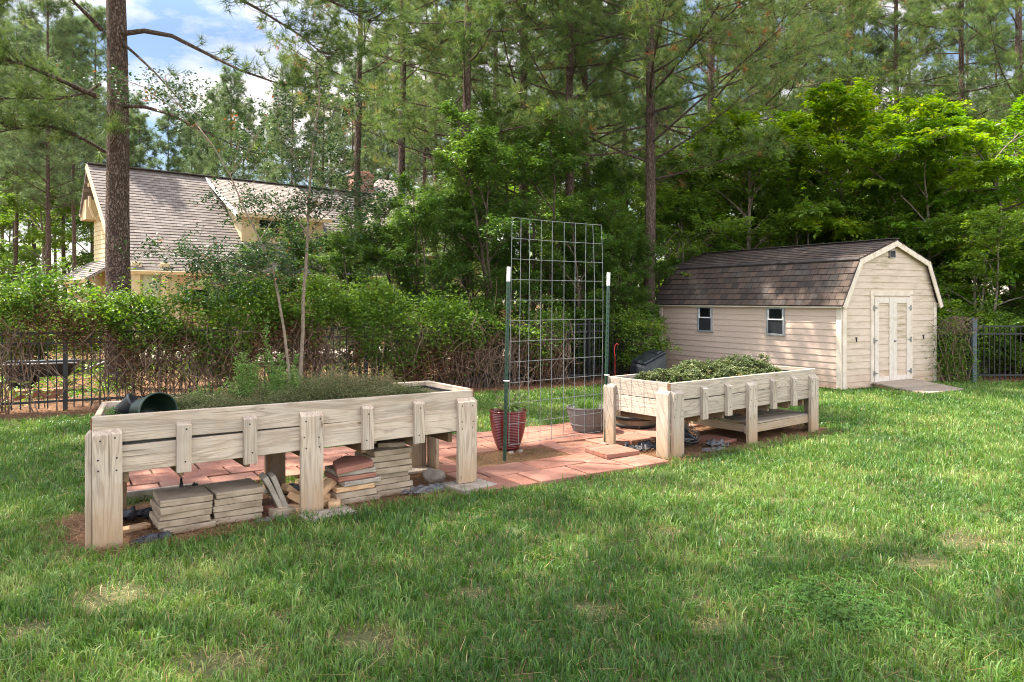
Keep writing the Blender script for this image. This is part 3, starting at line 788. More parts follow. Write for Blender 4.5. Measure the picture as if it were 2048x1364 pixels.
def branchy(seed, H, zb, R, nl, nsub, ntw, nlf, ls, dia, e0=.15, e1=1.0, droop=.35, stems=1, tmean=.45, asp=.5, tw=.5, low=.75):
    """a tree grown limb by limb: trunk, limbs, side branches, twigs with leaves in two ranks"""
    rs = np.random.default_rng(seed); mb = MB(); P_, D_, T = [], [], []
    lin = np.linspace(0, 1, 6)
    for st in range(stems):
        off = rs.normal(0, .22, 2)*(stems > 1); lean = rs.normal(0, .10, 2) + off*.5
        m = 8; us = np.linspace(0, 1, m)
        tr = np.stack([off[0] + lean[0]*us*H*.5 + .10*np.sin(us*5+st), off[1] + lean[1]*us*H*.5 + .10*np.cos(us*4+st), -.1 + us*(H+.1)*(1 if st == 0 else rs.uniform(.7, .95))], -1)
        mb.tube(tr, np.linspace(dia/2, dia*.08, m)*np.array([1.3]+[1]*(m-1)), 8)
        n = max(3, nl//stems)
        for k in range(n):
            u = (k + rs.random()*.8)/n; z = zb + (H*.96-zb)*u
            b = np.array([np.interp(z, tr[:, 2], tr[:, i]) for i in range(2)] + [min(z, tr[-1, 2])])
            a = k*2.4 + rs.normal(0, .4) + st*2
            L = R*(low + (1.05-low)*math.sin(min(1, u*1.9)*math.pi/2) if u < .5 else 1.05*math.cos((u-.5)*2*math.pi/2*.80))*rs.uniform(.68, 1.22)
            el = e0 + (e1-e0)*u + rs.normal(0, .12)
            dh = np.array([math.cos(a), math.sin(a), 0]); sd = np.array([-dh[1], dh[0], 0])
            bend = rs.normal(0, .18)
            lp = np.array([b + dh*L*t*math.cos(el) + sd*L*bend*t*t + np.array([0, 0, L*(math.sin(el)*t*1.15 - droop*t*t*math.cos(el))]) for t in lin])
            mb.tube(lp, np.linspace(max(.012, dia*.24*(1-.6*u)), .006, 6), 5, False)
            base_t = rs.normal(tmean, .08) + .10*(u-.5)
            for j in range(nsub):
                t = .22 + .78*(j + rs.random())/nsub
                q = np.array([np.interp(t, lin, lp[:, i]) for i in range(3)])
                i0 = min(4, int(t*5)); tg = lp[i0+1]-lp[i0]; tg /= np.linalg.norm(tg)
                s_ = 1 if j % 2 else -1
                d = tg*rs.uniform(.6, 1.0) + s_*sd*rs.uniform(.5, 1.1) + np.array([0, 0, rs.normal(.06, .22)]); d /= np.linalg.norm(d)
                l2 = (.42*L*(1.15-t) + .30)*rs.uniform(.6, 1.2)
                sp = np.array([q + d*l2*w + np.array([0, 0, -droop*.55*l2*w*w]) for w in np.linspace(0, 1, 4)])
                mb.tube(sp, [.011, .008, .005, .003], 3, False)
                bt = base_t + rs.normal(0, .08)
                for i in range(ntw):
                    w = (i + rs.random())/ntw; q2 = np.array([np.interp(w, np.linspace(0, 1, 4), sp[:, c]) for c in range(3)])
                    s2 = 1 if i % 2 else -1
                    side = np.cross(d, [0, 0, 1]); side /= np.linalg.norm(side) + 1e-6
                    d2 = d*rs.uniform(.4, 1) + s2*side*rs.uniform(.2, 1.0) + np.array([0, 0, rs.normal(0, .18)]); d2 /= np.linalg.norm(d2)
                    l3 = tw*rs.uniform(.5, 1.2)
                    sv = np.cross(d2, [0, 0, 1]); sv /= np.linalg.norm(sv) + 1e-6
                    kk = rs.poisson(nlf); tt = rs.random(kk)**.8; sg = np.where(rs.random(kk) < .5, -1, 1)[:, None]
                    p = q2 + d2*(l3*tt)[:, None] + np.stack([np.zeros(kk), np.zeros(kk), -droop*.7*l3*tt*tt], -1) + rs.normal(0, .035, (kk, 3))
                    P_.append(p); D_.append(d2*.9 + sg*sv*1.3 + np.array([0, 0, -.5])); T.append(bt + rs.normal(0, .07) + rs.normal(0, .09, kk))
    p, dd, t = np.concatenate(P_), np.concatenate(D_), np.concatenate(T)
    ok = p[:, 2] > .05
    return mb.mesh('trunk', 0, True), leaf_mesh('crown', p[ok], rs, ls, np.clip(t[ok], 0, 1), asp=asp, up=.7, droop=dd[ok]*1.4)

def plant_tree(name, parts, tm, cm, loc, rz, label, cat, group=None, sc=1.0):
    r = empty(name, (loc[0], loc[1], loc[2] if len(loc) > 2 else 0), rz); r.scale = (sc, sc, sc)
    link('trunk', parts[0], tm, r); link('crown', parts[1], cm, r)
    return tag(r, label, cat, group)

# ------------------------------------------------------------------ stacks and scraps under and around the beds
def Lw(lx, ly, z=0.0): x, y = w2(lx, ly, LO, LA); return (x, y, z)
def Rw(lx, ly, z=0.0): x, y = w2(lx, ly, RO, RA); return (x, y, z)
def paver_mesh(name, l, w, h, seed, chip=.012):
    rs = np.random.default_rng(seed)
    bm = bmesh.new()
    mb = MB(); mb.box((0, 0, h/2), (l, w, h)); me = mb.mesh(name); bm.from_mesh(me)
    bmesh.ops.subdivide_edges(bm, edges=list(bm.edges), cuts=3, use_grid_fill=True)
    for v in bm.verts:
        e = (abs(abs(v.co.x)-l/2) < 1e-4) + (abs(abs(v.co.y)-w/2) < 1e-4) + (v.co.z < 1e-4 or v.co.z > h-1e-4)
        if e >= 2:
            v.co.x *= 1 - rs.random()*chip; v.co.y *= 1 - rs.random()*chip
            v.co.z += (h/2 - v.co.z)*rs.random()*.16
    bmesh.ops.bevel(bm, geom=[e for e in bm.edges if e.calc_face_angle(0) > .9], offset=.003, segments=1, affect='EDGES')
    bm.to_mesh(me); bm.free(); return me
pv = [paver_mesh('paver', .352, .352, .0475, 40+i, .018) for i in range(4)]
ORD = ['bottom', 'second from the bottom', 'third from the bottom', 'fourth from the bottom', 'fifth from the bottom', 'sixth from the bottom', 'seventh from the bottom', 'eighth from the bottom', 'ninth from the bottom']
sr_ = np.random.default_rng(77)
def put(me, loc, rz, mat, name, label, cat, group=None, rot=None):
    o = link(name, me, None, None, loc, rot if rot is not None else (0, 0, rz))
    o.data = me
    if not me.materials: me.materials.append(mat)
    if me.materials[0] != mat:
        o.material_slots[0].link = 'OBJECT'; o.material_slots[0].material = mat
    return tag(o, label, cat, group)
def stack(lx, ly, n, desc, group, jit=.012):
    z = .004
    for i in range(n):
        x, y, _ = Lw(lx + sr_.normal(0, jit), ly + sr_.normal(0, jit))
        w = 'top' if i == n-1 else ORD[i]
        put(pv[i % 4], (x, y, z), LA + sr_.normal(0, .02), M['paver_tan'], 'concrete_paver', 'tan concrete paver, %s of %s' % (w, desc), 'paver', group)
        z += .048
stack(.515, .215, 5, 'the leftmost stack under the long bed', 'pavers in the leftmost stack')
stack(.885, .235, 5, 'the stack right of the leftmost one', 'pavers in the second stack')
stack(2.155, .29, 8, 'the tall stack near the right leg', 'pavers in the tall stack', .016)
pvs = paver_mesh('paver', .235, .20, .042, 61)
x, y, _ = Lw(2.22, .30); put(pvs, (x, y, .004+8*.048), LA-.35, M['paver_tan'], 'concrete_paver', 'small tan paver lying turned on top of the tall stack', 'paver')
# mixed stack
pw_ = paver_mesh('paver', .34, .30, .042, 62, .05)
mix = [(pv[0], M['paver_tan'], 'tan concrete paver, bottom of the mixed stack beside the brick heap'), (pv[1], M['paver_tan'], 'tan concrete paver, second from the bottom of the mixed stack'),
       (pw_, M['brick'], 'sandy paver, third from the bottom of the mixed stack'), (pw_, M['paver_grey'], 'chipped grey paver in the middle of the mixed stack'),
       (pw_, M['paver_red'], 'broken orange paver layer in the mixed stack'), (pw_, M['paver_grey'], 'pale paver below the red slab on the mixed stack')]
z = .004
for i, (me, m, lb) in enumerate(mix):
    x, y, _ = Lw(1.81 + sr_.normal(0, .012), .225 + sr_.normal(0, .012)); h = .048 if me is not pw_ else .0425
    put(me, (x, y, z), LA + sr_.normal(0, .05), m, 'concrete_paver', lb, 'paver', 'pavers in the mixed stack'); z += h
mb = MB(); mb.prism([(-.20, -.13), (.13, -.15), (.17, .02), (.06, .17), (-.10, .10)], 0, .045)
o = mb.obj('paver_shard', M['paver_red'], None, Lw(1.80, .20, z+.006), (R(3), R(-4), LA+.15), bevel=.004)
tag(o, 'broken red paver wedge lying on top of the mixed stack', 'paver')
mb = MB(); mb.box((0, 0, .16), (.16, .02, .32)); mb.box((.06, .02, .19), (.05, .06, .16))
# leaning slabs
sl = paver_mesh('paver', .30, .155, .042, 63)
for k, (dx, lb) in enumerate(((0, 'tan slab leaning on the side of the second stack'), (.045, 'second leaning slab beside the brick heap'))):
    rot = (Matrix.Rotation(LA, 3, 'Z') @ Matrix.Rotation(R(64+4*k), 3, 'Y') @ Matrix.Rotation(R(4), 3, 'X')).to_euler()
    put(sl, Lw(1.122+dx, .15-.01*k, .165), 0, M['paver_grey'], 'leaning_slab', lb, 'slab', 'leaning slabs', rot)
# heap of bricks round the middle leg
br = [paver_mesh('brick', .19, .095, .057, 70+i, .03) for i in range(3)]
heap = [(1.19, .19, .03, .4, 0, 0), (1.27, .09, .03, -.3, 5, 8), (1.36, .20, .03, 1.0, 0, -6), (1.24, .26, .085, .9, 12, 20), (1.34, .14, .09, -.5, -10, 30), (1.33, .28, .115, .3, 0, 40),
        (1.53, .13, .03, .2, 0, 0), (1.55, .25, .03, .9, 8, 0), (1.52, .20, .09, -.2, 8, 12), (1.58, .17, .145, .5, 0, -20), (1.49, .29, .15, .2, 20, 20), (1.43, .30, .06, .5, 0, 10), (1.20, .07, .018, .1, 0, 0), (1.61, .06, .03, 1.2, 0, 4)]
desc = ['under the leaning slabs', 'at the front left of the heap', 'tucked behind the middle leg', 'standing tilted left of the middle leg', 'propped against the middle leg', 'highest on the left of the middle leg', 'flat on the ground just right of the middle leg', 'turned on the ground right of the middle leg', 'resting second layer right of the middle leg', 'tilted high right of the middle leg', 'topmost behind the middle leg', 'behind the middle leg near the ground', 'lying flat at the very front of the heap', 'at the foot of the mixed stack']
for i, ((lx, ly, z, a, rx, ry), ds) in enumerate(zip(heap, desc)):
    m = M['paver_red'] if i in (0, 11) else (M['paver_tan'] if i in (12, 7) else M['brick'])
    col = 'reddish' if i in (0, 11) else ('tan' if i in (12, 7) else 'sandy orange')
    put(br[i % 3], Lw(lx, ly, max(z-.028, .004)), 0, m, 'brick', '%s brick %s' % (col, ds), 'brick', 'bricks heaped round the middle leg', (R(rx), R(ry), LA+a))
# pads under the legs
pads = [((1.47, -.155, .002), .06, (.40, .20, .030), M['paver_grey'], 'thin grey slab in the grass before the middle leg'),
        ((2.80, -.045, .0), .15, (.37, .34, .045), M['paver_grey'], 'grey concrete pad under the front right leg of the long bed'),
        ((2.91, -.06, -.012), .3, (.40, .36, .026), M['paver_tan'], 'lower tan slab beneath the front right leg pad'),
        ((2.72, .86, .0), .05, (.50, .32, .028), M['paver_grey'], 'grey slab under the back right legs of the long bed')]
for i, (p, a, d, m, lb) in enumerate(pads):
    me = paver_mesh('paver', *d, 90+i); put(me, Lw(*p), LA+a, m, 'concrete_pad', lb, 'slab', 'slabs under the legs')
me = paver_mesh('paver', .24, .09, .03, 95); put(me, Lw(.19, .30, .004), LA+.25, M['brick'], 'brick', 'narrow brick lying in shade behind the front left leg', 'brick')
mb = MB(); mb.box((0, 0, .04), (.62, .035, .08)); o = mb.obj('edging_board', M['paver_grey'], None, Lw(.52, 1.17, .004), (0, 0, LA-.03), bevel=.004); tag(o, 'pale edging board lying behind the long bed', 'board')

def rock(name, loc, s, seed, label):
    bm = bmesh.new(); bmesh.ops.create_icosphere(bm, subdivisions=3, radius=1); rs = np.random.default_rng(seed)
    ax = rs.normal(size=(9, 3)); ax /= np.linalg.norm(ax, axis=1)[:, None]; cut = rs.uniform(.62, .95, 9)
    for v in bm.verts:
        c = np.array(v.co)
        for a, k in zip(ax, cut):
            t = c @ a
            if t > k: c = c - a*(t-k)*.9
        v.co = Vector(c*np.array(s)*(1 + .04*math.sin(7*c[0]+3*c[1])))
    me = bpy.data.meshes.new(name); bm.to_mesh(me); bm.free(); me.polygons.foreach_set('use_smooth', np.ones(len(me.polygons), bool))
    return tag(link(name, me, M['rock'], None, loc, (0, 0, seed)), label, 'rock')
rock('field_stone', Lw(2.66, .34, .045), (.125, .085, .075), 3, 'rounded brown stone behind the right leg of the long bed')
def scrap(loc, sx, sy, h, seed, mat, label, rz=0.0):
    n = 22; rs = np.random.default_rng(seed); v = VN(seed)
    gx, gy = np.meshgrid(np.linspace(-1, 1, n), np.linspace(-1, 1, n), indexing='ij')
    rr = np.hypot(gx, gy)
    rad = .75 + .5*v(np.arctan2(gy, gx)*1.3+9, rr*0+2)
    z = np.abs(v(gx*2.4+5, gy*3.2+5)-.5)*2*h*(1.1-rr*.45) + np.abs(v(gx*6+1, gy*6+3)-.5)*h*.7
    X = gx*sx*rad + (v(gx*3, gy*3)-.5)*sx*.35; Y = gy*sy*rad + (v(gx*3+9, gy*3)-.5)*sy*.35
    idx = np.arange(n*n).reshape(n, n); q = np.stack([idx[:-1,:-1], idx[1:,:-1], idx[1:,1:], idx[:-1,1:]], -1).reshape(-1, 4)
    keep = (rr[:-1,:-1] < 1.12).ravel(); q = q[keep]
    me = np_mesh('fabric_scrap', np.stack([X, Y, z+.006], -1).reshape(-1, 3), [q])
    o = link('fabric_scrap', me, mat, None, loc, (0, 0, rz)); sm = o.modifiers.new('thick', 'SOLIDIFY'); sm.thickness = .004
    return tag(o, label, 'fabric')
scrap(Lw(.22, .55), .17, .10, .10, 4, M['fabric'], 'crumpled black weed fabric left of the first paver stack', LA)
scrap(Lw(.28, -.03), .14, .055, .05, 5, M['fabric'], 'black fabric scrap on the ground by the front left leg', LA+.2)
scrap(Lw(.60, .50), .14, .07, .27, 15, M['fabric'], 'black fabric heaped behind the leftmost stack', LA)
scrap(Lw(1.10, .0), .12, .03, .02, 6, M['fabric_grey'], 'thin grey fabric strip before the second stack', LA)
scrap(Lw(2.44, .06), .22, .09, .06, 7, M['fabric_grey'], 'faded grey weed fabric crumpled before the tall stack', LA+.1)
scrap(Lw(1.88, .50), .10, .10, .33, 8, M['fabric'], 'black plastic standing behind the mixed stack', LA)
scrap(Lw(1.45, .72), .16, .10, .07, 18, M['fabric'], 'black fabric at the foot of the back middle leg', LA)
scrap(Rw(.02, .48), .19, .13, .10, 9, M['fabric'], 'black rubbly fabric under the near end of the slatted bed', RA)
scrap(Rw(.62, -.0), .18, .08, .03, 10, M['fabric_grey'], 'grey flat scrap under the slatted bed front', RA)
scrap(Rw(.86, .13), .10, .12, .08, 12, M['fabric_grey'], 'grey plastic crumpled beside the lone red paver', RA+.7)
me = paver_mesh('paver', .42, .40, .04, 97); put(me, Rw(1.02, .33, .004), RA+.05, M['paver_red'], 'concrete_paver', 'lone red paver on bare earth under the slatted bed', 'paver')
me = paver_mesh('paver', .42, .40, .05, 98)
x, y = w2(1.86, .60, PO, PA); put(me, (x, y, .036), PA-.06, M['patio'], 'concrete_paver', 'raised red paver lying on the patio by the corner legs', 'paver')
# tangled irrigation tubing in a black tub
mb = MB(); mb.lathe([(.07, 0), (.105, 0), (.13, .13), (.135, .15), (.122, .15), (.10, .02)], 28)
tub = mb.obj('plastic_tub', M['black_plastic'], None, Rw(.60, .42, .02), (R(38), R(14), 1.2), smooth=True); tag(tub, 'black plastic tub tipped over under the slatted bed', 'tub')
mb = MB(); rs = np.random.default_rng(8)
for k in range(9):
    a0 = rs.random()*6.28; r = rs.uniform(.09, .17); tilt = rs.uniform(.5, 1.3); pts = []
    for s in np.linspace(0, 4.6, 18):
        pts.append((r*math.cos(a0+s)*.9, r*math.sin(a0+s)*math.cos(tilt)+rs.normal(0, .003), .12 + r*math.sin(a0+s)*math.sin(tilt)*.7))
    mb.tube(pts, .004, 5)
o = mb.obj('irrigation_tube', M['zinc'], None, Rw(.62, .36, .02), (0, 0, .4)); tag(o, 'tangle of thin grey tubing over the black tub', 'tubing')

# ------------------------------------------------------------------ pots
def pot_red():
    r = empty('red_pot', (*G(1016, 905)[:2], .034)); r.location.y += .06
    tag(r, 'glossy dark red ribbed pot at the foot of the wire trellis', 'pot')
    prof = [(.0, .012), (.118, .0)]
    for i in range(23):
        u = i/22; z = .015 + .38*u; rad = .120 + .076*math.sin(min(1, u*1.08)*math.pi/2)**.8
        prof += [(rad, z), (rad+.0035, z+.005), (rad+.0035, z+.009), (rad, z+.0135)]
    prof += [(.199, .40), (.203, .408), (.201, .418), (.19, .42), (.184, .41), (.178, .34)]
    mb = MB(); mb.lathe(prof, 56); mb.obj('body', M['glaze_red'], r, smooth=True)
    mb = MB(); mb.lathe([(.0, .37), (.09, .375), (.18, .365)][::-1], 30); mb.obj('soil', M['soil'], r)
    loc = r.location
    t = empty('potted_plant', (loc.x, loc.y, loc.z+.37)); tag(t, 'pale green sprout with bare twigs growing in the red pot', 'plant')
    rs = np.random.default_rng(4); mb = MB()
    for dx, dy, dz, bend in ((.34, .06, .52, .12), (.33, .05, .60, -.1), (-.05, .02, .33, .05), (-.16, 0, .26, -.03), (.10, .1, .2, .02), (-.02, -.02, .18, 0), (.06, 0, .16, 0), (-.11, .03, .15, 0)):
        pts = [(.0+dx*u + rs.normal(0, .006), dy*u, dz*u + bend*math.sin(u*3.1)) for u in np.linspace(0, 1, 8)]
        mb.tube(pts, np.linspace(.0042, .0018, 8), 5)
        for q in range(2):
            p = Vector(pts[3+q*2]); mb.tube([p, p+Vector((rs.normal(0, .06), rs.normal(0, .05), .03)), p+Vector((rs.normal(0, .11), rs.normal(0, .1), .05))], [.0025, .002, .001], 4)
    mb.obj('stem', M['dry_stem'], t)
    p = rs.normal(0, .05, (170, 3))*np.array([1, 1, .8]) + np.array([.03, 0, .09])
    link('foliage', leaf_mesh('foliage', p, rs, .065, rs.uniform(.6, 1, 170), up=.2), M['herb_green'], t)
pot_red()
def half_barrel(name, loc, rt, rb, h, mat, label, hoops, rimc, lugs=False):
    r = empty(name, loc); tag(r, label, 'planter pot')
    def rad(u): return rb + (rt-rb)*math.sin(u*math.pi/2*.92)/math.sin(math.pi/2*.92)
    prof = [(.0, .01), (rb*.98, 0)] + [(rad(u), h*u) for u in np.linspace(0.02, 1, 14)] + [(rt*1.02, h+.004), (rt*.95, h+.004), (rt*.93, h*.8)]
    mb = MB(); mb.lathe(prof, 60); mb.obj('body', mat, r, smooth=True)
    for (u0, u1) in hoops:
        mb = MB(); mb.lathe([(rad(u0)+.001, h*u0), (rad(u0)+.007, h*u0+.003), (rad(u1)+.007, h*u1-.003), (rad(u1)+.001, h*u1)], 60); mb.obj('hoop', rimc, r, smooth=True)
    if lugs:
        for a in (2.6, 5.7):
            mb = MB(); mb.box((math.cos(a)*(rt+.012), math.sin(a)*(rt+.012), h-.035), (.035, .05, .05), Matrix.Rotation(a, 3, 'Z')); mb.obj('lug', mat, r, bevel=.006)
    mb = MB(); mb.lathe([(.0, h-.06), (rt*.5, h-.055), (rt*.94, h-.07)][::-1], 40); mb.obj('soil', M['soil'], r)
    return r
g1 = P(1176, 872, 9.3); gb = (g1[0], 9.28, .034)
half_barrel('barrel_planter', gb, .262, .185, .30, M['barrel_grey'], 'grey plastic half barrel planter right of the trellis panel', [(.22, .34), (.93, 1.0)], M['barrel_grey'], True)
half_barrel('barrel_planter', (1.58, 9.65, .034), .31, .255, .33, M['barrel_brown'], 'brown wooden half barrel with dark hoops behind the slatted bed', [(.0, .12), (.30, .44), (.85, 1.0)], M['iron'])
t = empty('chives', (gb[0], gb[1], .27)); tag(t, 'tuft of upright green blades in the grey barrel planter', 'plant')
rs = np.random.default_rng(9); n = 420
v, q, tr, tt = blades(n, rs.normal(-.02, .075, n), rs.normal(0, .06, n), rs.uniform(.08, .2, n), np.full(n, .006), rs.uniform(.2, .7, n), rs)
link('blades', np_mesh('blades', v, [q, tr], {'tint': tt}), M['grass'], t)
mb = MB(); mb.tube([(.15, -.05, 0), (.16, -.05, .15), (.15, -.06, .3)], .004, 5); mb.obj('stem', M['dry_stem'], t)

# ------------------------------------------------------------------ plants in the beds
def bed_cover():
    rs = np.random.default_rng(31)
    n = 5600
    lx, ly = rs.uniform(.32, LL-.16, n), rs.uniform(.05, LW-.05, n)
    hgt = .05 + .20*np.clip(fbm(vn3, lx*2.6+4, ly*2.6) - .25, 0, 1)*1.6 + .06*np.exp(-((lx-1.75)/.25)**2)
    hgt *= np.clip((lx-.25)/.35, .3, 1)*np.clip((LL-.12-lx)/.45, .12, 1)
    k = 15
    base = np.stack([lx, ly, np.full(n, LH-.08)], -1)
    P_ = np.repeat(base, k, 0); N = n*k
    u = rs.random(N)**.6
    P_ = P_ + np.stack([rs.normal(0, .03, N)*u, rs.normal(0, .03, N)*u, u*np.repeat(hgt, k)*rs.uniform(.6, 1.25, N)], -1)
    P_[:, 1] = np.clip(P_[:, 1], .03, LW-.03)
    tn = np.repeat(fbm(vn1, lx*3, ly*3), k)
    tint = .42 + (tn-.5)*1.2 + rs.normal(0, .16, N)
    me = leaf_mesh('ground_cover', P_, rs, .016, tint, up=.3, asp=.42)
    o = link('ground_cover', me, M['herb'], None, (LO[0], LO[1], 0), (0, 0, LA)); tag(o, 'low brownish green creeping herb filling the long raised bed', 'ground cover', kind='stuff')
    # stems
    mb = MB()
bed_cover()
def weed(lx, ly, h, n, seed, label, spread=.10, mat='herb_green', ls=.028, top=None):
    rs = np.random.default_rng(seed)
    r = empty('weed_plant', Lw(lx, ly, LH-.08), LA); tag(r, label, 'plant')
    mb = MB(); pts = []
    for s in range(n):
        a = rs.random()*6.28; hh = h*rs.uniform(.45, 1) if s else h; sp = spread*rs.uniform(.2, 1)*(0.3 if s == 0 else 1)
        st = [(sp*math.cos(a)*u**.8, sp*math.sin(a)*u**.8, hh*u) for u in np.linspace(0, 1, 7)]
        mb.tube(st, np.linspace(.004, .0015, 7), 4)
        m = int(115*hh/.3)
        u = rs.random(m); sa = np.array(st)
        q = np.stack([np.interp(u, np.linspace(0, 1, 7), sa[:, k]) for k in range(3)], -1)
        q += rs.normal(0, .028, (m, 3))*(1.25-u)[:, None]*np.array([1, 1, .6])
        pts.append(q)
    mb.obj('stem', M[mat], r)
    p = np.concatenate(pts)
    link('foliage', leaf_mesh('foliage', p, rs, ls, rs.normal(.55, .2, len(p)), up=.3, asp=.32), M[mat], r)
    return r
weed(1.17, .42, .72, 1, 41, 'tall green weed with one high spike in the middle of the long bed', .06)
weed(.98, .40, .46, 16, 42, 'bushy green herb left of the tall spike in the long bed', .16)
weed(1.28, .36, .44, 18, 43, 'pale feathery herb right of the tall spike in the long bed', .17, ls=.030)
weed(.78, .60, .20, 10, 44, 'small low green herb behind the green pot in the long bed', .16, ls=.022)
wr_ = np.random.default_rng(66)
for k in range(11):
    lx = .55 + k*.19 + wr_.normal(0, .05)
    w_ = weed(lx, wr_.uniform(.15, .7), wr_.uniform(.13, .27) + (.07 if 1.5 < lx < 2.0 else 0), 8, 500+k, 'wispy brownish green sprig of the creeping herb in the long bed', .13, 'herb', .018)
    w_['group'] = 'wispy sprigs in the long bed'
weed(.07, .30, .12, 9, 46, 'little grey green herb spilling over the left end of the long bed', .10, ls=.018)

mb = MB()
prof = [(.0, .0), (.10, .0), (.103, .01), (.125, .235), (.137, .237), (.137, .258), (.127, .258), (.123, .237), (.10, .014), (.0, .012)]
mb.lathe(prof, 44)
x, y, _ = Lw(.27, .33)
o = mb.obj('nursery_pot', M['pot_green'], None, (x-.0, y+.0, LH-.025), (R(84), R(0), LA+R(14)), smooth=True)
tag(o, 'dark green plastic pot lying on its side in the long bed', 'pot')
mb = MB(); mb.lathe([(.0, 0), (.085, 0), (.11, .15), (.118, .15), (.118, .168), (.108, .168), (.085, .02), (0, .02)], 32)
o = mb.obj('nursery_pot', M['black_plastic'], None, Lw(.13, .50, LH-.09), (R(52), R(25), LA+.9), smooth=True); tag(o, 'black plastic pot tipped in the left corner of the long bed', 'pot')

def sedum(lx, ly, r, h, seed, label):
    rs = np.random.default_rng(seed)
    o = empty('bushy_plant', Rw(lx, ly, RH-.08), RA); tag(o, label, 'plant', 'bushy plants in the slatted bed')
    mb = MB(); pts, T = [], []
    for s in range(int(150*r*r/.06)):
        rr = r*math.sqrt(rs.random()); a = rs.random()*6.28
        x, y = rr*math.cos(a)*1.25, rr*math.sin(a); y = min(max(y, -ly+.07), RW-.07-ly); x = min(max(x, -lx+.02), RL-.02-lx)
        z = h*(1-.55*(rr/r)**2)*rs.uniform(.6, 1.12)
        mb.tube([(x*.7, y*.8, 0), (x*.95, y*.95, z*.6), (x, y, z)], [.004, .0035, .002], 3, False)
        m = 26
        q = rs.normal(0, 1, (m, 3)); q /= np.linalg.norm(q, axis=1)[:, None]
        pts.append(np.array([x, y, z-.02]) + q*np.array([.036, .036, .028])*rs.random((m, 1))**.4)
        T.append(np.full(m, rs.normal(.45, .17)) + q[:, 2]*.1)
    mb.obj('stem', M['dry_stem'], o)
    p = np.concatenate(pts)
    link('foliage', leaf_mesh('foliage', p, rs, .026, np.concatenate(T), up=.5, asp=.75), M['sedum'], o)
sedum(0.18, 0.42, 0.22, 0.18, 1, 'low green bushy plant at the trellis end of the slatted bed')
sedum(0.45, 0.22, 0.24, 0.18, 2, 'low green bushy plant along the front near the left of the slatted bed')
sedum(.88, .42, .33, .25, 3, 'pale yellowish bushy plant, tall on the left of the slatted bed')
sedum(1.25, .36, .34, .17, 4, 'green bushy plant in the middle of the slatted bed')
sedum(1.72, .45, .36, .25, 5, 'tallest dark green bushy plant right of middle in the slatted bed')
sedum(2.14, .42, .22, .14, 6, 'dark low bushy plant near the far end of the slatted bed')
sedum(2.36, .55, .075, .28, 7, 'single thin sprig standing at the far end of the slatted bed')

# ------------------------------------------------------------------ wire trellis on two steel posts
def trellis():
    a = np.array([*G(1007, 925)[:2], 0]); b = np.array([*G(1208, 891)[:2], 0])
    ang = math.atan2(b[1]-a[1], b[0]-a[0]); Ln = np.linalg.norm(b-a)
    r = empty('wire_trellis', a, ang); tag(r, 'tall galvanised wire grid trellis on two green metal posts', 'trellis')
    for x, lean, h, ly in ((0, .055, 1.99, 0), (Ln, .06, 1.965, 0)):
        rot = Euler((0, math.atan2(lean, h), 0)).to_matrix().to_4x4()
        mb = MB(); hw = .12
        mb.box((0, 0, (h-.15)/2), (.035, .006, h-.15)); mb.box((0, .0165, (h-.15)/2), (.006, .027, h-.15))
        for z in np.arange(.12, h-.2, .055): mb.box((0, -.006, z), (.012, .007, .018))
        p = mb.obj('post', M['tpost'], r, (x, -.02, 0), rot)
        mb = MB(); mb.box((0, 0, h-.075), (.036, .007, .15)); mb.box((0, .0165, h-.075), (.007, .028, .15))
        mb.obj('white_tip', M['white_paint'], p)
        for z in (.80, .03) if x else (.83,):
            mb = MB(); mb.box((0, .0, z), (.046, .05, .012)); mb.obj('clip', M['white_paint'], p, bevel=.003)
    mb = MB()
    cols = np.array([0, .095, .190, .315, .435, .565, .685, .80, .905, 1.0])
    x0, x1 = .075, Ln-.035
    def pt(u, z):
        le = .012*z                                            # panel leans and bows a little
        bow = .035*math.sin(u*math.pi)*((z-.15)/2.3)
        shr = -(.045*(z-1.2)/1.3)*(u > .9)*max(0, (z-1.5))
        return (x0 + (x1-x0)*u + le + shr, .012 + bow - .02*(z/2.4), z)
    for i, u in enumerate(cols):
        zb = .10 + .05*((i*7) % 3) if 0 < i < 9 else .18
        mb.tube([pt(u, z) for z in np.linspace(zb, 2.50, 10)], .0031, 6)
    for k in range(12):
        z = 2.496 - k*.212
        mb.tube([tuple(np.array(pt(u, z)) + np.array([0, .006, 0])) for u in np.linspace(0, 1, 9)], .0031, 6)
    mb.obj('wire_panel', M['galv'], r)
trellis()
for px, py, s, lb in ((1023, 909, .03, 'small grey pebble under the left end of the trellis wire'), (1041, 906, .028, 'small pale pebble right of the trellis post')):
    g = G(px, py); rock('pebble', (g[0], g[1], .02), (s*1.6, s, s*.7), int(px), lb)
g = G(1200, 905); mb = MB(); mb.prism([(-.16, -.05), (.1, -.07), (.15, .02), (0, .08), (-.12, .05)], 0, .03)
tag(mb.obj('paver_shard', M['paver_red'], None, (g[0], g[1]+.05, .014), (0, 0, .3), bevel=.004), 'broken red paver piece at the right trellis post', 'paver')

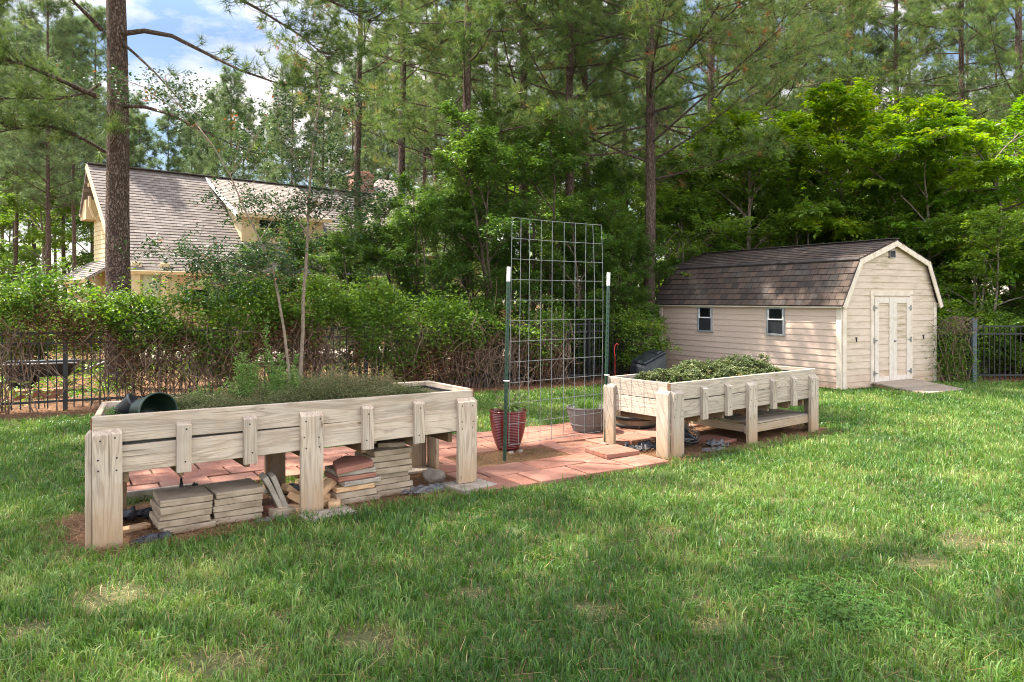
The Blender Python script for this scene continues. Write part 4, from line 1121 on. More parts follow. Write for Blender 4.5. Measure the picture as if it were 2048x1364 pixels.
# ------------------------------------------------------------------ shed
def clip_row(poly, y):
    xs = []
    n = len(poly)
    for i in range(n):
        (x0, y0), (x1, y1) = poly[i], poly[(i+1) % n]
        if (y0 - y)*(y1 - y) <= 0 and abs(y1-y0) > 1e-9: xs.append(x0 + (x1-x0)*(y-y0)/(y1-y0))
    return (min(xs), max(xs)) if xs else None
def laps(poly, course, thick, y0=None, y1=None, jit=0.0, rs=None):
    """overlapping courses filling a convex outline; local x across, y up, z out"""
    ys = [p[1] for p in poly]; lo, hi = (min(ys) if y0 is None else y0), (max(ys) if y1 is None else y1)
    mb = MB(); y = lo
    while y < hi - 1e-4:
        yt = min(y + course, hi)
        a = clip_row(poly, y + 1e-5); b = clip_row(poly, yt - 1e-5)
        if a and b:
            j = (rs.normal(0, jit) if rs is not None else 0)
            t = thick + abs(j)
            mb.add([(a[0], y, t), (a[1], y, t), (b[1], yt, .001), (b[0], yt, .001), (a[0], y, 0), (a[1], y, 0)], [(0, 1, 2, 3), (0, 4, 5, 1)])
        y = yt
    return mb
def stand(ax, ay, ang): return None
WALLX = Matrix(((1,0,0),(0,0,-1),(0,1,0)))                       # local (x,y,z out) -> facing -y
def shed():
    r = empty('garden_shed', (SO[0], SO[1], 0), SA)
    tag(r, 'beige wooden garden shed with brown gambrel roof and double doors', 'shed')
    He, Hb, Hp = 1.62, 2.385, 2.775; xb0, xb1, xp = .38, SW-.32, 1.48
    outline = [(0, .02), (SW, .02), (SW, He), (xb1, Hb-.02), (xp, Hp-.03), (xb0, Hb-.02), (0, He)]
    # body core
    mb = MB(); n = len(outline)
    mb.add([(p[0]+(.004 if p[0] == 0 else (-.004 if p[0] == SW else 0)), .004, p[1]) for p in outline] + [(p[0]+(.004 if p[0] == 0 else (-.004 if p[0] == SW else 0)), SL-.004, p[1]) for p in outline],
           [tuple(range(n)), tuple(range(n, 2*n))[::-1]] + [(i, n+i, n+(i+1) % n, (i+1) % n) for i in range(n)])
    mb.obj('frame_wall', M['trim'], r)
    rs = np.random.default_rng(2)
    m1 = laps(outline, .123, .013, .02, Hp-.03, .002, rs)
    m1.obj('front_siding', M['siding_gable'], r, (0, 0, 0), WALLX)
    side = [(0, .02), (SL, .02), (SL, He+.02), (0, He+.02)]
    rotL = Matrix(((0,0,-1),(-1,0,0),(0,1,0)))                    # x -> -y, y up, z out -> -x
    laps(side, .121, .013, None, None, .0015, rs).obj('side_siding', M['siding_side'], r, (0, SL, 0), rotL)
    rotR = Matrix(((0,0,1),(1,0,0),(0,1,0)))
    laps(side, .121, .013).obj('side_siding', M['siding_side'], r, (SW, 0, 0), rotR)
    # corner boards
    for x, y, dx, dy in ((-.011, .05, .022, .10), (.045, -.011, .09, .022), (SW-.04, -.011, .08, .022), (SW+.011, .05, .022, .10), (-.011, SL-.05, .022, .10)):
        h = He - .03
        mb = MB(); mb.box((x - (.004 if dx < .03 and x < 0 else 0), y - (.004 if dy < .03 else 0), .02 + h/2), (dx+.008, dy+.008 if dx < .03 else dy, h)); mb.obj('corner_board', M['trim'], r, bevel=.003)
    # roof: four slopes as courses of shingles on boards
    OV, T = .10, .022
    prof = [(-.13, He-.075), (xb0-.012, Hb+.03), (xp, Hp+.03), (xb1+.012, Hb+.03), (SW+.13, He-.075)]
    for i in range(4):
        (x0, z0), (x1, z1) = prof[i], prof[i+1]
        L = math.hypot(x1-x0, z1-z0)
        left = i < 2
        rs2 = np.random.default_rng(30+i)
        mb = laps([(0, 0), (SL+2*OV, 0), (SL+2*OV, L), (0, L)], .135, .008, None, None, .002, rs2)
        mb.box(((SL+2*OV)/2, L/2, -.0125), (SL+2*OV, L, .021))
        if left:
            s = Vector((x1-x0, 0, z1-z0))/L; yv = s; xv = Vector((0, -1, 0)); org = (x0, SL+OV, z0)
        else:
            s = Vector((x0-x1, 0, z0-z1))/L; yv = s; xv = Vector((0, 1, 0)); org = (x1, -OV, z1)
        zv = xv.cross(yv)
        rot = Matrix((xv, yv, zv)).transposed()
        mb.obj('roof_slope', M['shingle_brown'], r, org, rot)
    mb = MB(); mb.box((xp, SL/2, Hp+.048), (.15, SL+2*OV+.01, .018)); mb.obj('ridge_cap', M['roof_dark'], r, bevel=.005)
    mb = MB(); mb.box((xb0-.03, SL/2, Hb+.028), (.07, SL+2*OV+.006, .03), Euler((0, R(-48), 0)).to_matrix()); mb.obj('hip_strip', M['roof_dark'], r, bevel=.006)
    # barge boards and eaves fascia
    for yy in (-OV+.002, SL+OV-.02):
        for i in range(4):
            (x0, z0), (x1, z1) = prof[i], prof[i+1]
            L = math.hypot(x1-x0, z1-z0); a = math.atan2(z1-z0, x1-x0)
            nx, nz = -math.sin(a), math.cos(a)
            c = ((x0+x1)/2 - nx*.075, yy+.002*i, (z0+z1)/2 - nz*.075)
            mb = MB(); mb.box((0, 0, 0), (L+.015, .022, .10)); mb.obj('barge_board', M['trim_old'] if i in (1, 2) else M['trim'], r, c, Euler((0, -a, 0)), bevel=.003)
    for x in (-.095, SW+.095):
        mb = MB(); mb.box((x, SL/2, He-.072), (.022, SL+2*OV-.05, .09)); mb.obj('fascia', M['trim'], r, bevel=.003)
        mb = MB(); mb.box((x*.5 if x < 0 else SW+.045, SL/2, He-.045), (.085, SL+2*OV-.06, .012)); mb.obj('soffit', M['trim'], r)
    # side windows: frame, two sashes, glass
    for s0, s1 in ((1.27, 1.71), (3.22, 3.66)):
        z0, z1 = .955, He-.115
        cy, w = (s0+s1)/2, s1-s0; h = z1-z0
        mb = MB(); fx = -.022; b = .035
        for (y, z, dy, dz) in ((s0+b/2, (z0+z1)/2, b, h), (s1-b/2, (z0+z1)/2, b, h), (cy, z0+b/2-.01, w+.03, b), (cy, z1-b/2, w-2*b, b)):
            mb.box((fx, y, z), (.044 if dy != w+.03 else .055, dy, dz))
        f = mb.obj('window', M['alum'], r, bevel=.002)
        zm = z0 + h*.56
        mb = MB(); mb.box((fx-.006, cy, zm), (.034, w-2*b, .026)); mb.obj('meeting_rail', M['white_paint'], f, bevel=.002)
        mb = MB()
        for y in (s0+b+.008, s1-b-.008): mb.box((fx-.002, y, (zm+z1-b)/2), (.03, .016, z1-b-zm-.02))
        mb.obj('sash', M['white_paint'], f)
        mb = MB(); mb.box((-.017, cy, (zm+z1-b)/2), (.004, w-2*b, z1-b-zm)); mb.obj('pane', M['glass'], f)
        mb = MB(); mb.box((-.024, cy, (z0+b+zm)/2-.01), (.004, w-2*b, zm-z0-b)); mb.obj('insect_screen', M['screen'], f)
    # gable vent
    vx, vz = 1.44, 2.53
    mb = MB()
    for x in (-.085, .085): mb.box((vx+x, -.022, vz), (.014, .03, .145))
    for z in (-.068, .068): mb.box((vx, -.022, vz+z), (.17, .03, .014))
    v = mb.obj('vent', M['zinc'], r)
    mb = MB(); mb.box((vx, -.016, vz), (.16, .006, .13))
    mb.obj('vent_back', M['iron'], v)
    mb = MB()
    for x in (-.045, .0, .045):
        for k in range(6): mb.box((vx+x, -.025, vz-.052+k*.021), (.036, .018, .004), Euler((R(35), 0, 0)).to_matrix())
    mb.obj('louvre', M['zinc'], v)
    # double door
    d0, d1 = .885, 1.985; zt = 1.70; zb = .075
    trim = [((d0-.045, (zt+zb)/2+.03), (.09, zt-zb+.06)), ((d1+.045, (zt+zb)/2+.03), (.09, zt-zb+.06)), (((d0+d1)/2, zt+.075), (d1-d0+.20, .09))]
    for (c, d) in trim:
        mb = MB(); mb.box((c[0], -.016, c[1]), (d[0], .032, d[1])); mb.obj('door_trim', M['trim'], r, bevel=.003)
    mid = (d0+d1)/2
    for k, (a, b_) in enumerate(((d0+.006, mid-.004), (mid+.004, d1-.006))):
        w = b_-a; cx = (a+b_)/2
        dr = laps([(a, zb), (b_, zb), (b_, zt), (a, zt)], .123, .012, None, None, .002, rs)
        door = dr.obj('door', M['siding_gable'], r, (0, -.018, 0), WALLX)
        mb = MB(); st = .115
        inv = WALLX.inverted().to_4x4()
        for (x, z, dx, dz) in ((a+st/2, (zb+zt)/2, st, zt-zb), (b_-st/2*.9, (zb+zt)/2, st*.9, zt-zb), (cx, zt-.055, w-2*st, .11), (cx, zb+.065, w-2*st, .13)):
            mb.box((x, z, .012), (dx, dz, .03))
        mb.obj('door_frame', M['door_white'], door, bevel=.003)
        for z in (zt-.20, (zb+zt)/2, zb+.20):
            mb = MB(); s = 1 if k == 0 else -1; xx = a-.02 if k == 0 else b_+.02
            mb.box((xx, z, .031), (.03, .10, .008)); mb.add([(xx, z-.022, .0305), (xx+s*.10, z-.006, .0305), (xx+s*.10, z+.006, .0305), (xx, z+.022, .0305), (xx, z-.022, .036), (xx+s*.10, z-.006, .036), (xx+s*.10, z+.006, .036), (xx, z+.022, .036)], [(0,1,2,3),(4,5,6,7),(0,1,5,4),(3,2,6,7),(1,2,6,5)])
            mb.obj('hinge', M['zinc'], door)
        if k == 1:
            mb = MB(); mb.lathe([(.0, 0), (.022, 0), (.022, .01), (.012, .012), (.016, .03), (.0, .035)], 16, (a+.045, .87, .027)); mb.obj('handle', M['zinc'], door, smooth=True)
    for x in (.38, 2.45):                                          # small dark brackets on the siding
        mb = MB(); mb.box((x, -.02, .92), (.014, .02, .085)); mb.box((x, -.022, .955), (.05, .02, .012)); mb.obj('bracket', M['iron'], r)
    return r
shed()
def ramp():
    r = empty('wooden_ramp', (SO[0], SO[1], 0), SA); tag(r, 'weathered plank ramp sloping from the shed doors to the grass', 'ramp')
    ln = 1.02; a = math.atan2(.10, ln)
    for k in range(8):
        y = -.045 - (k+.5)*ln/8; z = .115 - (k+.5)*.10/8 - .012
        mb = MB(); mb.box((0, 0, 0), (1.26, ln/8-.01, .032)); mb.obj('plank', M['deck'], r, (1.435 + .012*((k*5) % 3 - 1), y, z), Euler((a, 0, 0)), bevel=.003)
    for x in (.86, 1.435, 2.01):
        mb = MB(); mb.box((0, 0, 0), (.04, ln-.03, .05)); mb.obj('joist', M['wood_dark'], r, (x, -.05-ln/2, .012), Euler((a, 0, 0)))
ramp()
# black composter at the shed's back corner
def composter():
    c = P(1297, 735, 14.9)
    r = empty('compost_bin', (c[0], c[1], 0), .35); r.scale = (.82, .82, .84); tag(r, 'black plastic compost bin with a sloping lid beside the shed corner behind the slatted bed', 'compost bin')
    pts0 = [(-.36, -.33, 0), (.36, -.33, 0), (.36, .33, 0), (-.36, .33, 0)]
    pts1 = [(-.33, -.30, .42), (.33, -.30, .72), (.33, .30, .76), (-.33, .30, .46)]
    mb = MB(); mb.add(pts0+pts1, [(0,3,2,1),(4,5,6,7),(0,1,5,4),(1,2,6,5),(2,3,7,6),(3,0,4,7)]); mb.obj('drum', M['black_plastic'], r, bevel=.03)
    mb = MB(); mb.box((0, 0, 0), (.66, .60, .05)); mb.box((.22, 0, .03), (.16, .40, .04)); mb.obj('lid', M['black_plastic'], r, (0, 0, .625), Euler((R(4), -R(24), 0)), bevel=.02)
composter()
c = P(1230, 742, 14.7); mb = MB()
mb.tube([(0, 0, 0), (0, 0, .55)], .006, 6); mb.tube([(0, 0, .55), (-.015, 0, .66), (.0, 0, .76), (.04, 0, .80), (.07, 0, .77)], .009, 8)
tag(mb.obj('red_hook', M['red_plastic'], None, (c[0], c[1], .0)), 'small red hooked stake in front of the fence shrubs', 'stake')

# ------------------------------------------------------------------ iron fences
def fence(pts, H, label, mat_post=None):
    r = empty('iron_fence', (pts[0][0], pts[0][1], 0)); tag(r, label, 'fence')
    ox, oy = pts[0]
    for (x0, y0), (x1, y1) in zip(pts[:-1], pts[1:]):
        L = math.hypot(x1-x0, y1-y0); a = math.atan2(y1-y0, x1-x0); nb = max(1, round(L/2.2)); bl = L/nb
        for k in range(nb):
            bx, by = x0-ox + (x1-x0)*k/nb, y0-oy + (y1-y0)*k/nb
            mb = MB(); mb.box((0, 0, H/2+.02), (.06, .06, H+.10)); mb.box((0, 0, H+.08), (.075, .075, .025)); mb.obj('post', M['iron'], r, (bx, by, 0), (0, 0, a))
            mb = MB()
            for z in (H-.02, H-.17, .14): mb.box((bl/2, 0, z), (bl-.06, .028, .034))
            mb.obj('rail', M['iron'], r, (bx, by, 0), (0, 0, a))
            mb = MB(); n = round(bl/.112)
            for j in range(1, n): mb.box((bl*j/n, 0, H/2-.012+.02), (.017, .017, H-.09 if j % 1 else H-.06))
            mb.obj('picket_panel', M['iron'], r, (bx, by, 0), (0, 0, a))
    return r
fence(FENCE, 1.18, 'black iron picket fence overgrown with vines along the back of the yard')
fence([(9.15, 15.05), (14, 15.35), (21, 15.7)], 1.14, 'black iron picket fence right of the shed under the trees')
g0 = w2(SW+.02, .35, SO, SA)
fence([(g0[0], g0[1]), (9.10, 15.02)], 1.10, 'short fence gate bay between the shed and the blue grey post')
mb = MB(); mb.box((0, 0, .62), (.085, .085, 1.24)); mb.box((0, 0, 1.25), (.10, .10, .03)); mb.lathe([(.0, 1.26), (.03, 1.265), (.0, 1.31)], 10)
tag(mb.obj('gate_post', M['iron_blue'], None, (9.22, 14.98, 0), bevel=.004), 'thick blue grey metal gate post right of the shed', 'post')

# ------------------------------------------------------------------ vines on the fence
def on_fence(s):
    pts = np.array(FENCE); seg = np.hypot(*np.diff(pts, axis=0).T); cum = np.concatenate([[0], np.cumsum(seg)])
    return np.interp(s, cum, pts[:, 0]), np.interp(s, cum, pts[:, 1])
SMAX = float(np.hypot(*np.diff(np.array(FENCE), axis=0).T).sum())
FN = np.array([-math.sin(R(28)), math.cos(R(28))])
def vines(s0, s1, zt, zb, th, n, ls, mat, nstem, label, seed, tm=.45, name='vine_hedge', brown=True):
    rs = np.random.default_rng(seed)
    r = empty(name, (*[float(q) for q in on_fence((s0+s1)/2)], 0)); base = np.array(r.location)
    tag(r, label, 'vine')
    s = rs.uniform(s0, s1, n); ex, ey = on_fence(s)
    top = zt + (fbm(vn1, s*.8, s*0+3) - .5)*.9 + (vn3(s*3, s*0+2)-.5)*.40 + rs.exponential(.09, n)
    bot = np.clip(zb - .05 + (fbm(vn2, s*1.2, s*0+3) - .5)*2.2, .35, 1.45) - rs.exponential(.12, n)
    lump = fbm(vn2, s*1.7+3, s*0+5)
    u = rs.random(n); z = bot + (top-bot)*u**.8
    w = th*(.45 + .8*np.sin(np.clip(u, 0, 1)*math.pi)**.6)*(.6+.8*lump)
    off = rs.normal(0, .5, n)*w
    gap = np.sin(s*4.1)*np.sin(z*9+s*2.2)*np.sin(off*11+s)
    keep = (gap < .36) & (rs.random(n) < np.clip(2.2*vn3(s*2.6+9, z*3.4+4) + .05, .35, 1))
    p = np.stack([ex + FN[0]*off, ey + FN[1]*off, z + rs.normal(0, .03, n)], -1)[keep]
    t = rs.normal(tm, .17, len(p)) + (fbm(vn3, s[keep]*1.5, z[keep]*3)-.5)*.5
    link('crown', leaf_mesh('crown', p-base, rs, ls, t, up=.5, asp=.55), mat, r)
    if brown:
        m = int(n*.62); s = rs.uniform(s0, s1, m); ex, ey = on_fence(s)
        den = fbm(vn1, s*1.4+2, s*0+seed)
        k2 = rs.random(m) < np.clip((den-.32)*3.4, .08, 1); s, ex, ey = s[k2], ex[k2], ey[k2]; m = len(s)
        z = np.clip(zb - .05 + (fbm(vn2, s*1.2, s*0+3) - .5)*2.2, .4, 1.45) + rs.normal(.1, .14, m) - np.abs(rs.normal(0, .30, m))*(.5 + vn1(s*2.3, s*0+6)); off = rs.normal(-.04, .13, m)
        p = np.stack([ex+FN[0]*off, ey+FN[1]*off, np.maximum(z, .08)], -1)
        link('dead_leaves', leaf_mesh('dead_leaves', p-base, rs, ls*.75, rs.normal(.55, .25, m), up=.2), M['leaf_dead'], r)
    mb = MB(); side = np.array([math.cos(R(28)), math.sin(R(28)), 0]); nn = np.array([FN[0], FN[1], 0])
    for k in range(nstem):
        sa = rs.uniform(s0, s1) if rs.random() < .5 else s0 + (s1-s0)*(.5 + .5*math.sin(rs.integers(0, 5)*1.9+seed)*.9) + rs.normal(0, .25)
        sa = min(max(sa, s0), s1)
        x, y = on_fence(sa); q = np.array([float(x), float(y), 0]) - base + nn*rs.normal(-.02, .09)
        kind = rs.random(); pts = []
        if kind < .35:                       # climbing stem, wavering
            hh = zb + .15 + rs.normal(0, .25); dx = rs.normal(0, .35); f1 = rs.uniform(4, 11)
            pts = [q + side*(dx*u**1.5 + .07*math.sin(u*f1+k)) + nn*.06*math.sin(u*f1*.8+k*2) + np.array([0, 0, hh*u]) for u in np.linspace(0, 1, 9)]
        elif kind < .75:                     # hanging tangle, looping out and down
            h0 = zb + rs.uniform(-.35, .4); ln = rs.uniform(.3, 1.0); dx = rs.normal(0, .3); f1 = rs.uniform(3, 9)
            pts = [q + side*(dx*u + .10*math.sin(u*f1+k)) + nn*(-.20*math.sin(u*math.pi)*rs.uniform(.6, 1.2)) + np.array([0, 0, max(.03, h0 - ln*u + .12*math.sin(u*f1*.7+k))]) for u in np.linspace(0, 1, 10)]
        else:                                # runner along the rails
            h0 = zb + rs.uniform(-.55, .2); ln = rs.normal(0, .9); f1 = rs.uniform(4, 9)
            pts = [q + side*ln*u + nn*(-.08*math.sin(u*3)) + np.array([0, 0, max(.03, h0 + .16*math.sin(u*f1+k) - .25*u*rs.random())]) for u in np.linspace(0, 1, 10)]
        mb.tube(pts, np.linspace(rs.uniform(.004, .012), .003, len(pts)), 4, False)
    mb.obj('stem', M['dry_stem'], r)
    return r
def s_at(x):
    ss = np.linspace(0, SMAX, 800); xs, _ = on_fence(ss); return float(np.interp(x, xs, ss))
vines(0.3, s_at(-6.3), 1.86, 1.02, .46, 46000, .064, M['leaf_vine'], 330, 'leafy green honeysuckle vine draping the left of the fence', 1, .45)
vines(s_at(-6.3), s_at(-3.3), 1.72, 1.02, .40, 29000, .060, M['leaf_vine'], 340, 'sunlit vine over brown tangled stems on the fence before the house', 2, .58)
vines(s_at(-3.4), s_at(-.9), 1.70, .98, .42, 25000, .058, M['leaf_mid'], 150, 'darker vine on the fence right of the two thin stems', 3, .40)
vines(s_at(-1.1), s_at(1.0), 1.25, .95, .35, 10000, .062, M['leaf_mid'], 340, 'brown tangled dry vine on the fence behind the trellis', 4, .35)
def gate_vine():
    rs = np.random.default_rng(12); c = np.array([8.82, 14.9, 0]); r = empty('dry_vine', c); tag(r, 'brown dry vine tangled over the fence right of the shed', 'vine')
    mb = MB()
    for k in range(22):
        x = rs.normal(0, .22); pts = [np.array([x*.8 + .06*math.sin(u*7+k), rs.normal(0, .05) + .04*math.cos(u*6+k), .05 + u*rs.uniform(1.0, 1.25)]) for u in np.linspace(0, 1, 8)]
        mb.tube(pts, np.linspace(.010, .004, 8), 4, False)
    for k in range(34):
        a = rs.random()*6.28; q = np.array([0, 0, 1.15]); pts = [q + np.array([math.cos(a)*.55*u, rs.normal(0, .02), .16*math.sin(u*3.1+.4*k) + rs.normal(0, .01)]) for u in np.linspace(0, 1, 7)]
        mb.tube(pts, np.linspace(.008, .003, 7), 4, False)
    mb.obj('stem', M['dry_stem'], r)
    p = rs.normal(0, 1, (1900, 3))*np.array([.26, .12, .38]) + np.array([0, 0, .5]); p = p[p[:, 2] > .03]
    link('crown', leaf_mesh('crown', p, rs, .055, rs.normal(.35, .2, len(p))), M['leaf_mid'], r)
gate_vine()

# ------------------------------------------------------------------ neighbour's house
def house():
    o = (-12.7, 25.0); ang = math.atan2(.665, .747)
    r = empty('brick_and_siding_house', (o[0], o[1], 0), ang); r.name = 'neighbour_house'
    tag(r, 'yellow sided house with a large taupe shingle roof beyond the fence', 'house')
    L, W, He, Hr = 11.5, 5.0, 2.92, 6.62; yr = 4.0; Hb = 5.2
    gable = [(0, 0), (W, 0), (W, Hb-.1), (yr, Hr-.12), (0, He)]
    mb = MB(); n = 5
    mb.add([(.02, p[0], p[1]) for p in gable] + [(L, p[0], p[1]) for p in gable], [tuple(range(n)), tuple(range(n, 2*n))[::-1]] + [(i, n+i, n+(i+1) % n, (i+1) % n) for i in range(n)])
    mb.obj('wall', M['house_yellow'], r)
    rotG = Matrix(((0,0,-1),(-1,0,0),(0,1,0)))
    laps([(0, 0), (W, 0), (W, He), (W-yr, Hr-.12), (0, Hb-.1)], .17, .02).obj('gable_siding', M['house_yellow'], r, (.015, W, 0), rotG)
    laps([(0, 0), (.5, 0), (.5, He-.3), (0, He-.3)], .17, .02).obj('corner_siding', M['house_green'], r, (.35, -.01, 0), WALLX)
    ov = .45
    ext = .45
    for side in (0, 1):
        sl = math.hypot(yr, Hr-He) if side == 0 else math.hypot(W-yr, Hr-Hb)
        yv = Vector((0, yr, Hr-He))/sl if side == 0 else Vector((0, yr-W, Hr-Hb))/sl; xv = Vector((1, 0, 0)) if side == 0 else Vector((-1, 0, 0)); zv = xv.cross(yv)
        e = Vector((0, 0, He)) if side == 0 else Vector((0, W, Hb))
        ext = .45 if side == 0 else .35
        org = e - yv*ext + (Vector((-ov, 0, 0)) if side == 0 else Vector((L, 0, 0))) + zv*.05
        mb = laps([(0, 0), (L+ov, 0), (L+ov, sl+ext), (0, sl+ext)], .165, .014, None, None, .003, np.random.default_rng(side))
        mb.box(((L+ov)/2, (sl+ext)/2, -.05), (L+ov, sl+ext, .09))
        rf = mb.obj('roof', M['shingle_tan'], r, org, Matrix((xv, yv, zv)).transposed())
        mb = MB(); mb.box((-.015, (sl+ext)/2, -.09), (.05, sl+ext, .20)); mb.obj('barge_board', M['house_trim'], rf, bevel=.004)
        mb = MB(); mb.box(((L+ov)/2, -.015, -.075), (L+ov, .10, .15)); mb.obj('gutter', M['house_trim'], rf, bevel=.01)
    mb = MB(); mb.box(((L-ov)/2, yr, Hr+.075), (L+ov, .32, .05)); mb.obj('ridge_cap', M['roof_dark'], r, bevel=.01)
    # dormer
    d0, d1, yf, zf = 4.0, 7.6, .95, 4.98
    mb = MB(); zb = He + (yf)*(Hr-He)/yr
    mb.add([(d0+.12, yf, zb-.2), (d1-.12, yf, zb-.2), (d1-.12, yf, zf-.05), (d0+.12, yf, zf-.05), (d0+.12, yr, Hr-.1), (d1-.12, yr, Hr-.1), (d0+.12, yr, Hr-.6), (d1-.12, yr, Hr-.6)],
           [(0,1,2,3), (3,2,5,4), (0,3,4,6), (1,7,5,2)])
    dm = mb.obj('dormer', M['house_trim'], r)
    sd = math.hypot(yr-yf+.35, Hr-zf); a = math.atan2(Hr-zf-.0, yr-yf)
    yv = Vector((0, math.cos(a), math.sin(a))); xv = Vector((1, 0, 0)); zv = xv.cross(yv)
    mb = laps([(0, 0), (d1-d0+.3, 0), (d1-d0+.3, sd+.05), (0, sd+.05)], .165, .012); mb.box(((d1-d0+.3)/2, sd/2, -.05), (d1-d0+.3, sd, .09))
    dr = mb.obj('dormer_roof', M['shingle_pale'], dm, Vector((d0-.15, yf, zf)) - yv*.35 + zv*.06, Matrix((xv, yv, zv)).transposed())
    mb = MB(); mb.box((0, 0, 0), (d1-d0+.3, .05, .16)); mb.obj('dormer_fascia', M['house_trim'], dm, ((d0+d1)/2, yf-.34, zf-.12), bevel=.005)
    mb = MB(); mb.box((0, 0, 0), (.05, sd, .15)); mb.obj('dormer_barge', M['white_paint'], dm, Vector((d0-.17, yf, zf)) + yv*(sd/2-.35), Euler((a, 0, 0)), bevel=.005)
    for k in range(2):
        x0 = d0+.75 + k*1.05
        mb = MB()
        for (x, z, dx, dz) in ((x0, 4.42, .07, .72), (x0+.9, 4.42, .07, .72), (x0+.45, 4.08, .97, .07), (x0+.45, 4.78, .97, .07), (x0+.45, 4.42, .83, .035)): mb.box((x, yf-.03, z), (dx, .07, dz))
        mb.obj('window_frame', M['house_trim'], dm, bevel=.004)
        mb = MB(); mb.box((x0+.45, yf-.012, 4.42), (.9, .01, .68)); mb.obj('window_pane', M['glass'], dm)
    # corner posts and arched garage openings
    for x in (.06, .95):
        mb = MB(); mb.box((x+.06, -.10, He/2), (.22, .22, He)); mb.box((x+.06, -.10, He-.10), (.32, .32, .14)); mb.obj('post', M['house_trim'], r, bevel=.01)
    for k in range(3):
        x0 = 1.5 + k*3.3; w = 2.7; zt = 2.5
        gd = MB(); gd.box((x0+w/2, -.02, 1.25), (w, .04, 2.45)); g = gd.obj('garage_door', M['house_wood'], r)
        mb = MB(); mb.box((x0+w/2, -.05, 1.86), (w-.5, .03, .30)); mb.obj('garage_window', M['glass'], g)
        mb = MB(); pts = []
        for t in np.linspace(0, math.pi, 19): pts.append((x0+w/2 - math.cos(t)*(w/2+.05), -.06, 1.55 + math.sin(t)*.85))
        mb.tube([(x0-.05, -.06, .0)] + pts + [(x0+w+.05, -.06, .0)], .10, 6); mb.obj('arch_trim', M['house_trim'], g)
    # lean-to roof on the gable with curved bracket
    y0, y1 = .6, 5.3; xv = Vector((0, -1, 0)); yv = Vector((1.25, 0, .78)).normalized(); zv = xv.cross(yv); l = math.hypot(1.25, .78)
    mb = laps([(0, 0), (y1-y0, 0), (y1-y0, l), (0, l)], .165, .02); mb.box(((y1-y0)/2, l/2, -.04), (y1-y0, l, .07))
    pr = mb.obj('porch_roof', M['shingle_tan'], r, (-1.25, y1, 2.35), Matrix((xv, yv, zv)).transposed())
    mb = MB(); mb.box(((y1-y0)/2, -.01, -.06), (y1-y0+.04, .05, .14)); mb.obj('porch_fascia', M['house_trim'], pr)
    for y in (1.0, 3.0, 5.0):
        mb = MB(); mb.tube([(-.02, y, 1.5), (-.35, y, 1.6), (-.75, y, 1.95), (-1.0, y, 2.4)], .06, 6); mb.obj('porch_bracket', M['house_trim'], r)
    mb = MB(); mb.tube([(-.03, yr, 4.6), (-.22, yr, 4.75), (-.34, yr, 5.1), (-.36, yr, 5.5)], .06, 6); mb.box((-.2, yr, 5.9), (.42, .12, .12)); mb.obj('gable_bracket', M['house_trim'], r)
    mb = MB(); mb.box((-.18, W-.1, Hb-.15), (.40, .9, .75)); mb.obj('cornice_return', M['house_trim'], r, bevel=.01)
    # wing with hip roof and chimney
    wx0, wx1, wy0, wy1, wh, wr = 9.3, 16.7, .5, 9.0, 3.6, 7.6
    mb = MB(); mb.box(((wx0+wx1)/2, (wy0+wy1)/2, wh/2), (wx1-wx0, wy1-wy0, wh)); mb.obj('wing_wall', M['house_yellow'], r)
    e = .4; c = [(wx0-e, wy0-e, wh), (wx1+e, wy0-e, wh), (wx1+e, wy1+e, wh), (wx0-e, wy1+e, wh)]; ym = (wy0+wy1)/2
    rdg = [(wx0+3.2, ym, wr), (wx1-3.2, ym, wr)]
    mb = MB(); mb.add(c + rdg, [(0,1,5,4), (1,2,5), (2,3,4,5), (3,0,4), (3,2,1,0)]); mb.obj('wing_roof', M['shingle_pale'], r)
    mb = MB(); mb.box((0, 0, .0), (.95, .75, 3.0)); mb.box((0, 0, 1.42), (1.06, .86, .14)); mb.box((0, 0, 1.56), (.7, .5, .14)); mb.obj('chimney', M['chimney'], r, (11.4, 4.6, 6.2))
house()

# things seen through the fence
c = P(85, 762, 13.6); r = empty('garden_cart', (c[0], c[1], 0), .4); tag(r, 'dark garden cart with a pale rim behind the fence at far left', 'cart')
mb = MB(); mb.add([(-.45,-.25,.28),(.45,-.25,.28),(.45,.25,.28),(-.45,.25,.28),(-.6,-.36,.52),(.6,-.36,.52),(.6,.36,.52),(-.6,.36,.52)], [(0,3,2,1),(0,1,5,4),(1,2,6,5),(2,3,7,6),(3,0,4,7)]); mb.obj('tray', M['black_plastic'], r)
mb = MB(); mb.tube([(-.6,-.36,.52),(.6,-.36,.52),(.6,.36,.52),(-.6,.36,.52),(-.6,-.36,.52)], .018, 6); mb.obj('rim', M['zinc'], r)
for s in (-.32, .32):
    mb = MB(); mb.lathe([(.06, -.03), (.17, -.03), (.19, 0), (.17, .03), (.06, .03)], 20); mb.obj('wheel', M['iron'], r, (-.3, s, .19), Euler((R(90), 0, 0)))
mb = MB(); mb.tube([(.5, 0, .3), (1.0, 0, .5), (1.35, 0, .75)], .018, 6); mb.obj('handle', M['zinc'], r)
c = P(80, 800, 12.6); me = paver_mesh('terracotta_trough', .75, .25, .16, 5); o = link('terracotta_trough', me, M['paver_red'], None, (c[0], c[1], .0), (0, 0, .45)); tag(o, 'low terracotta trough on pine straw behind the fence at left', 'trough')
c = P(395, 722, 19.5); rock('pale_boulder', (c[0], c[1], .2), (.75, .45, .38), 8, 'pale boulder behind the fence at the driveway edge')
mb = MB(); mb.tube([(-17, 16.0, .16), (-11, 17.0, .15), (-6.5, 18.1, .15)], .13, 8)
tag(mb.obj('fallen_log', M['pine_bark'], None), 'long fallen log edging the bed beyond the fence', 'log')

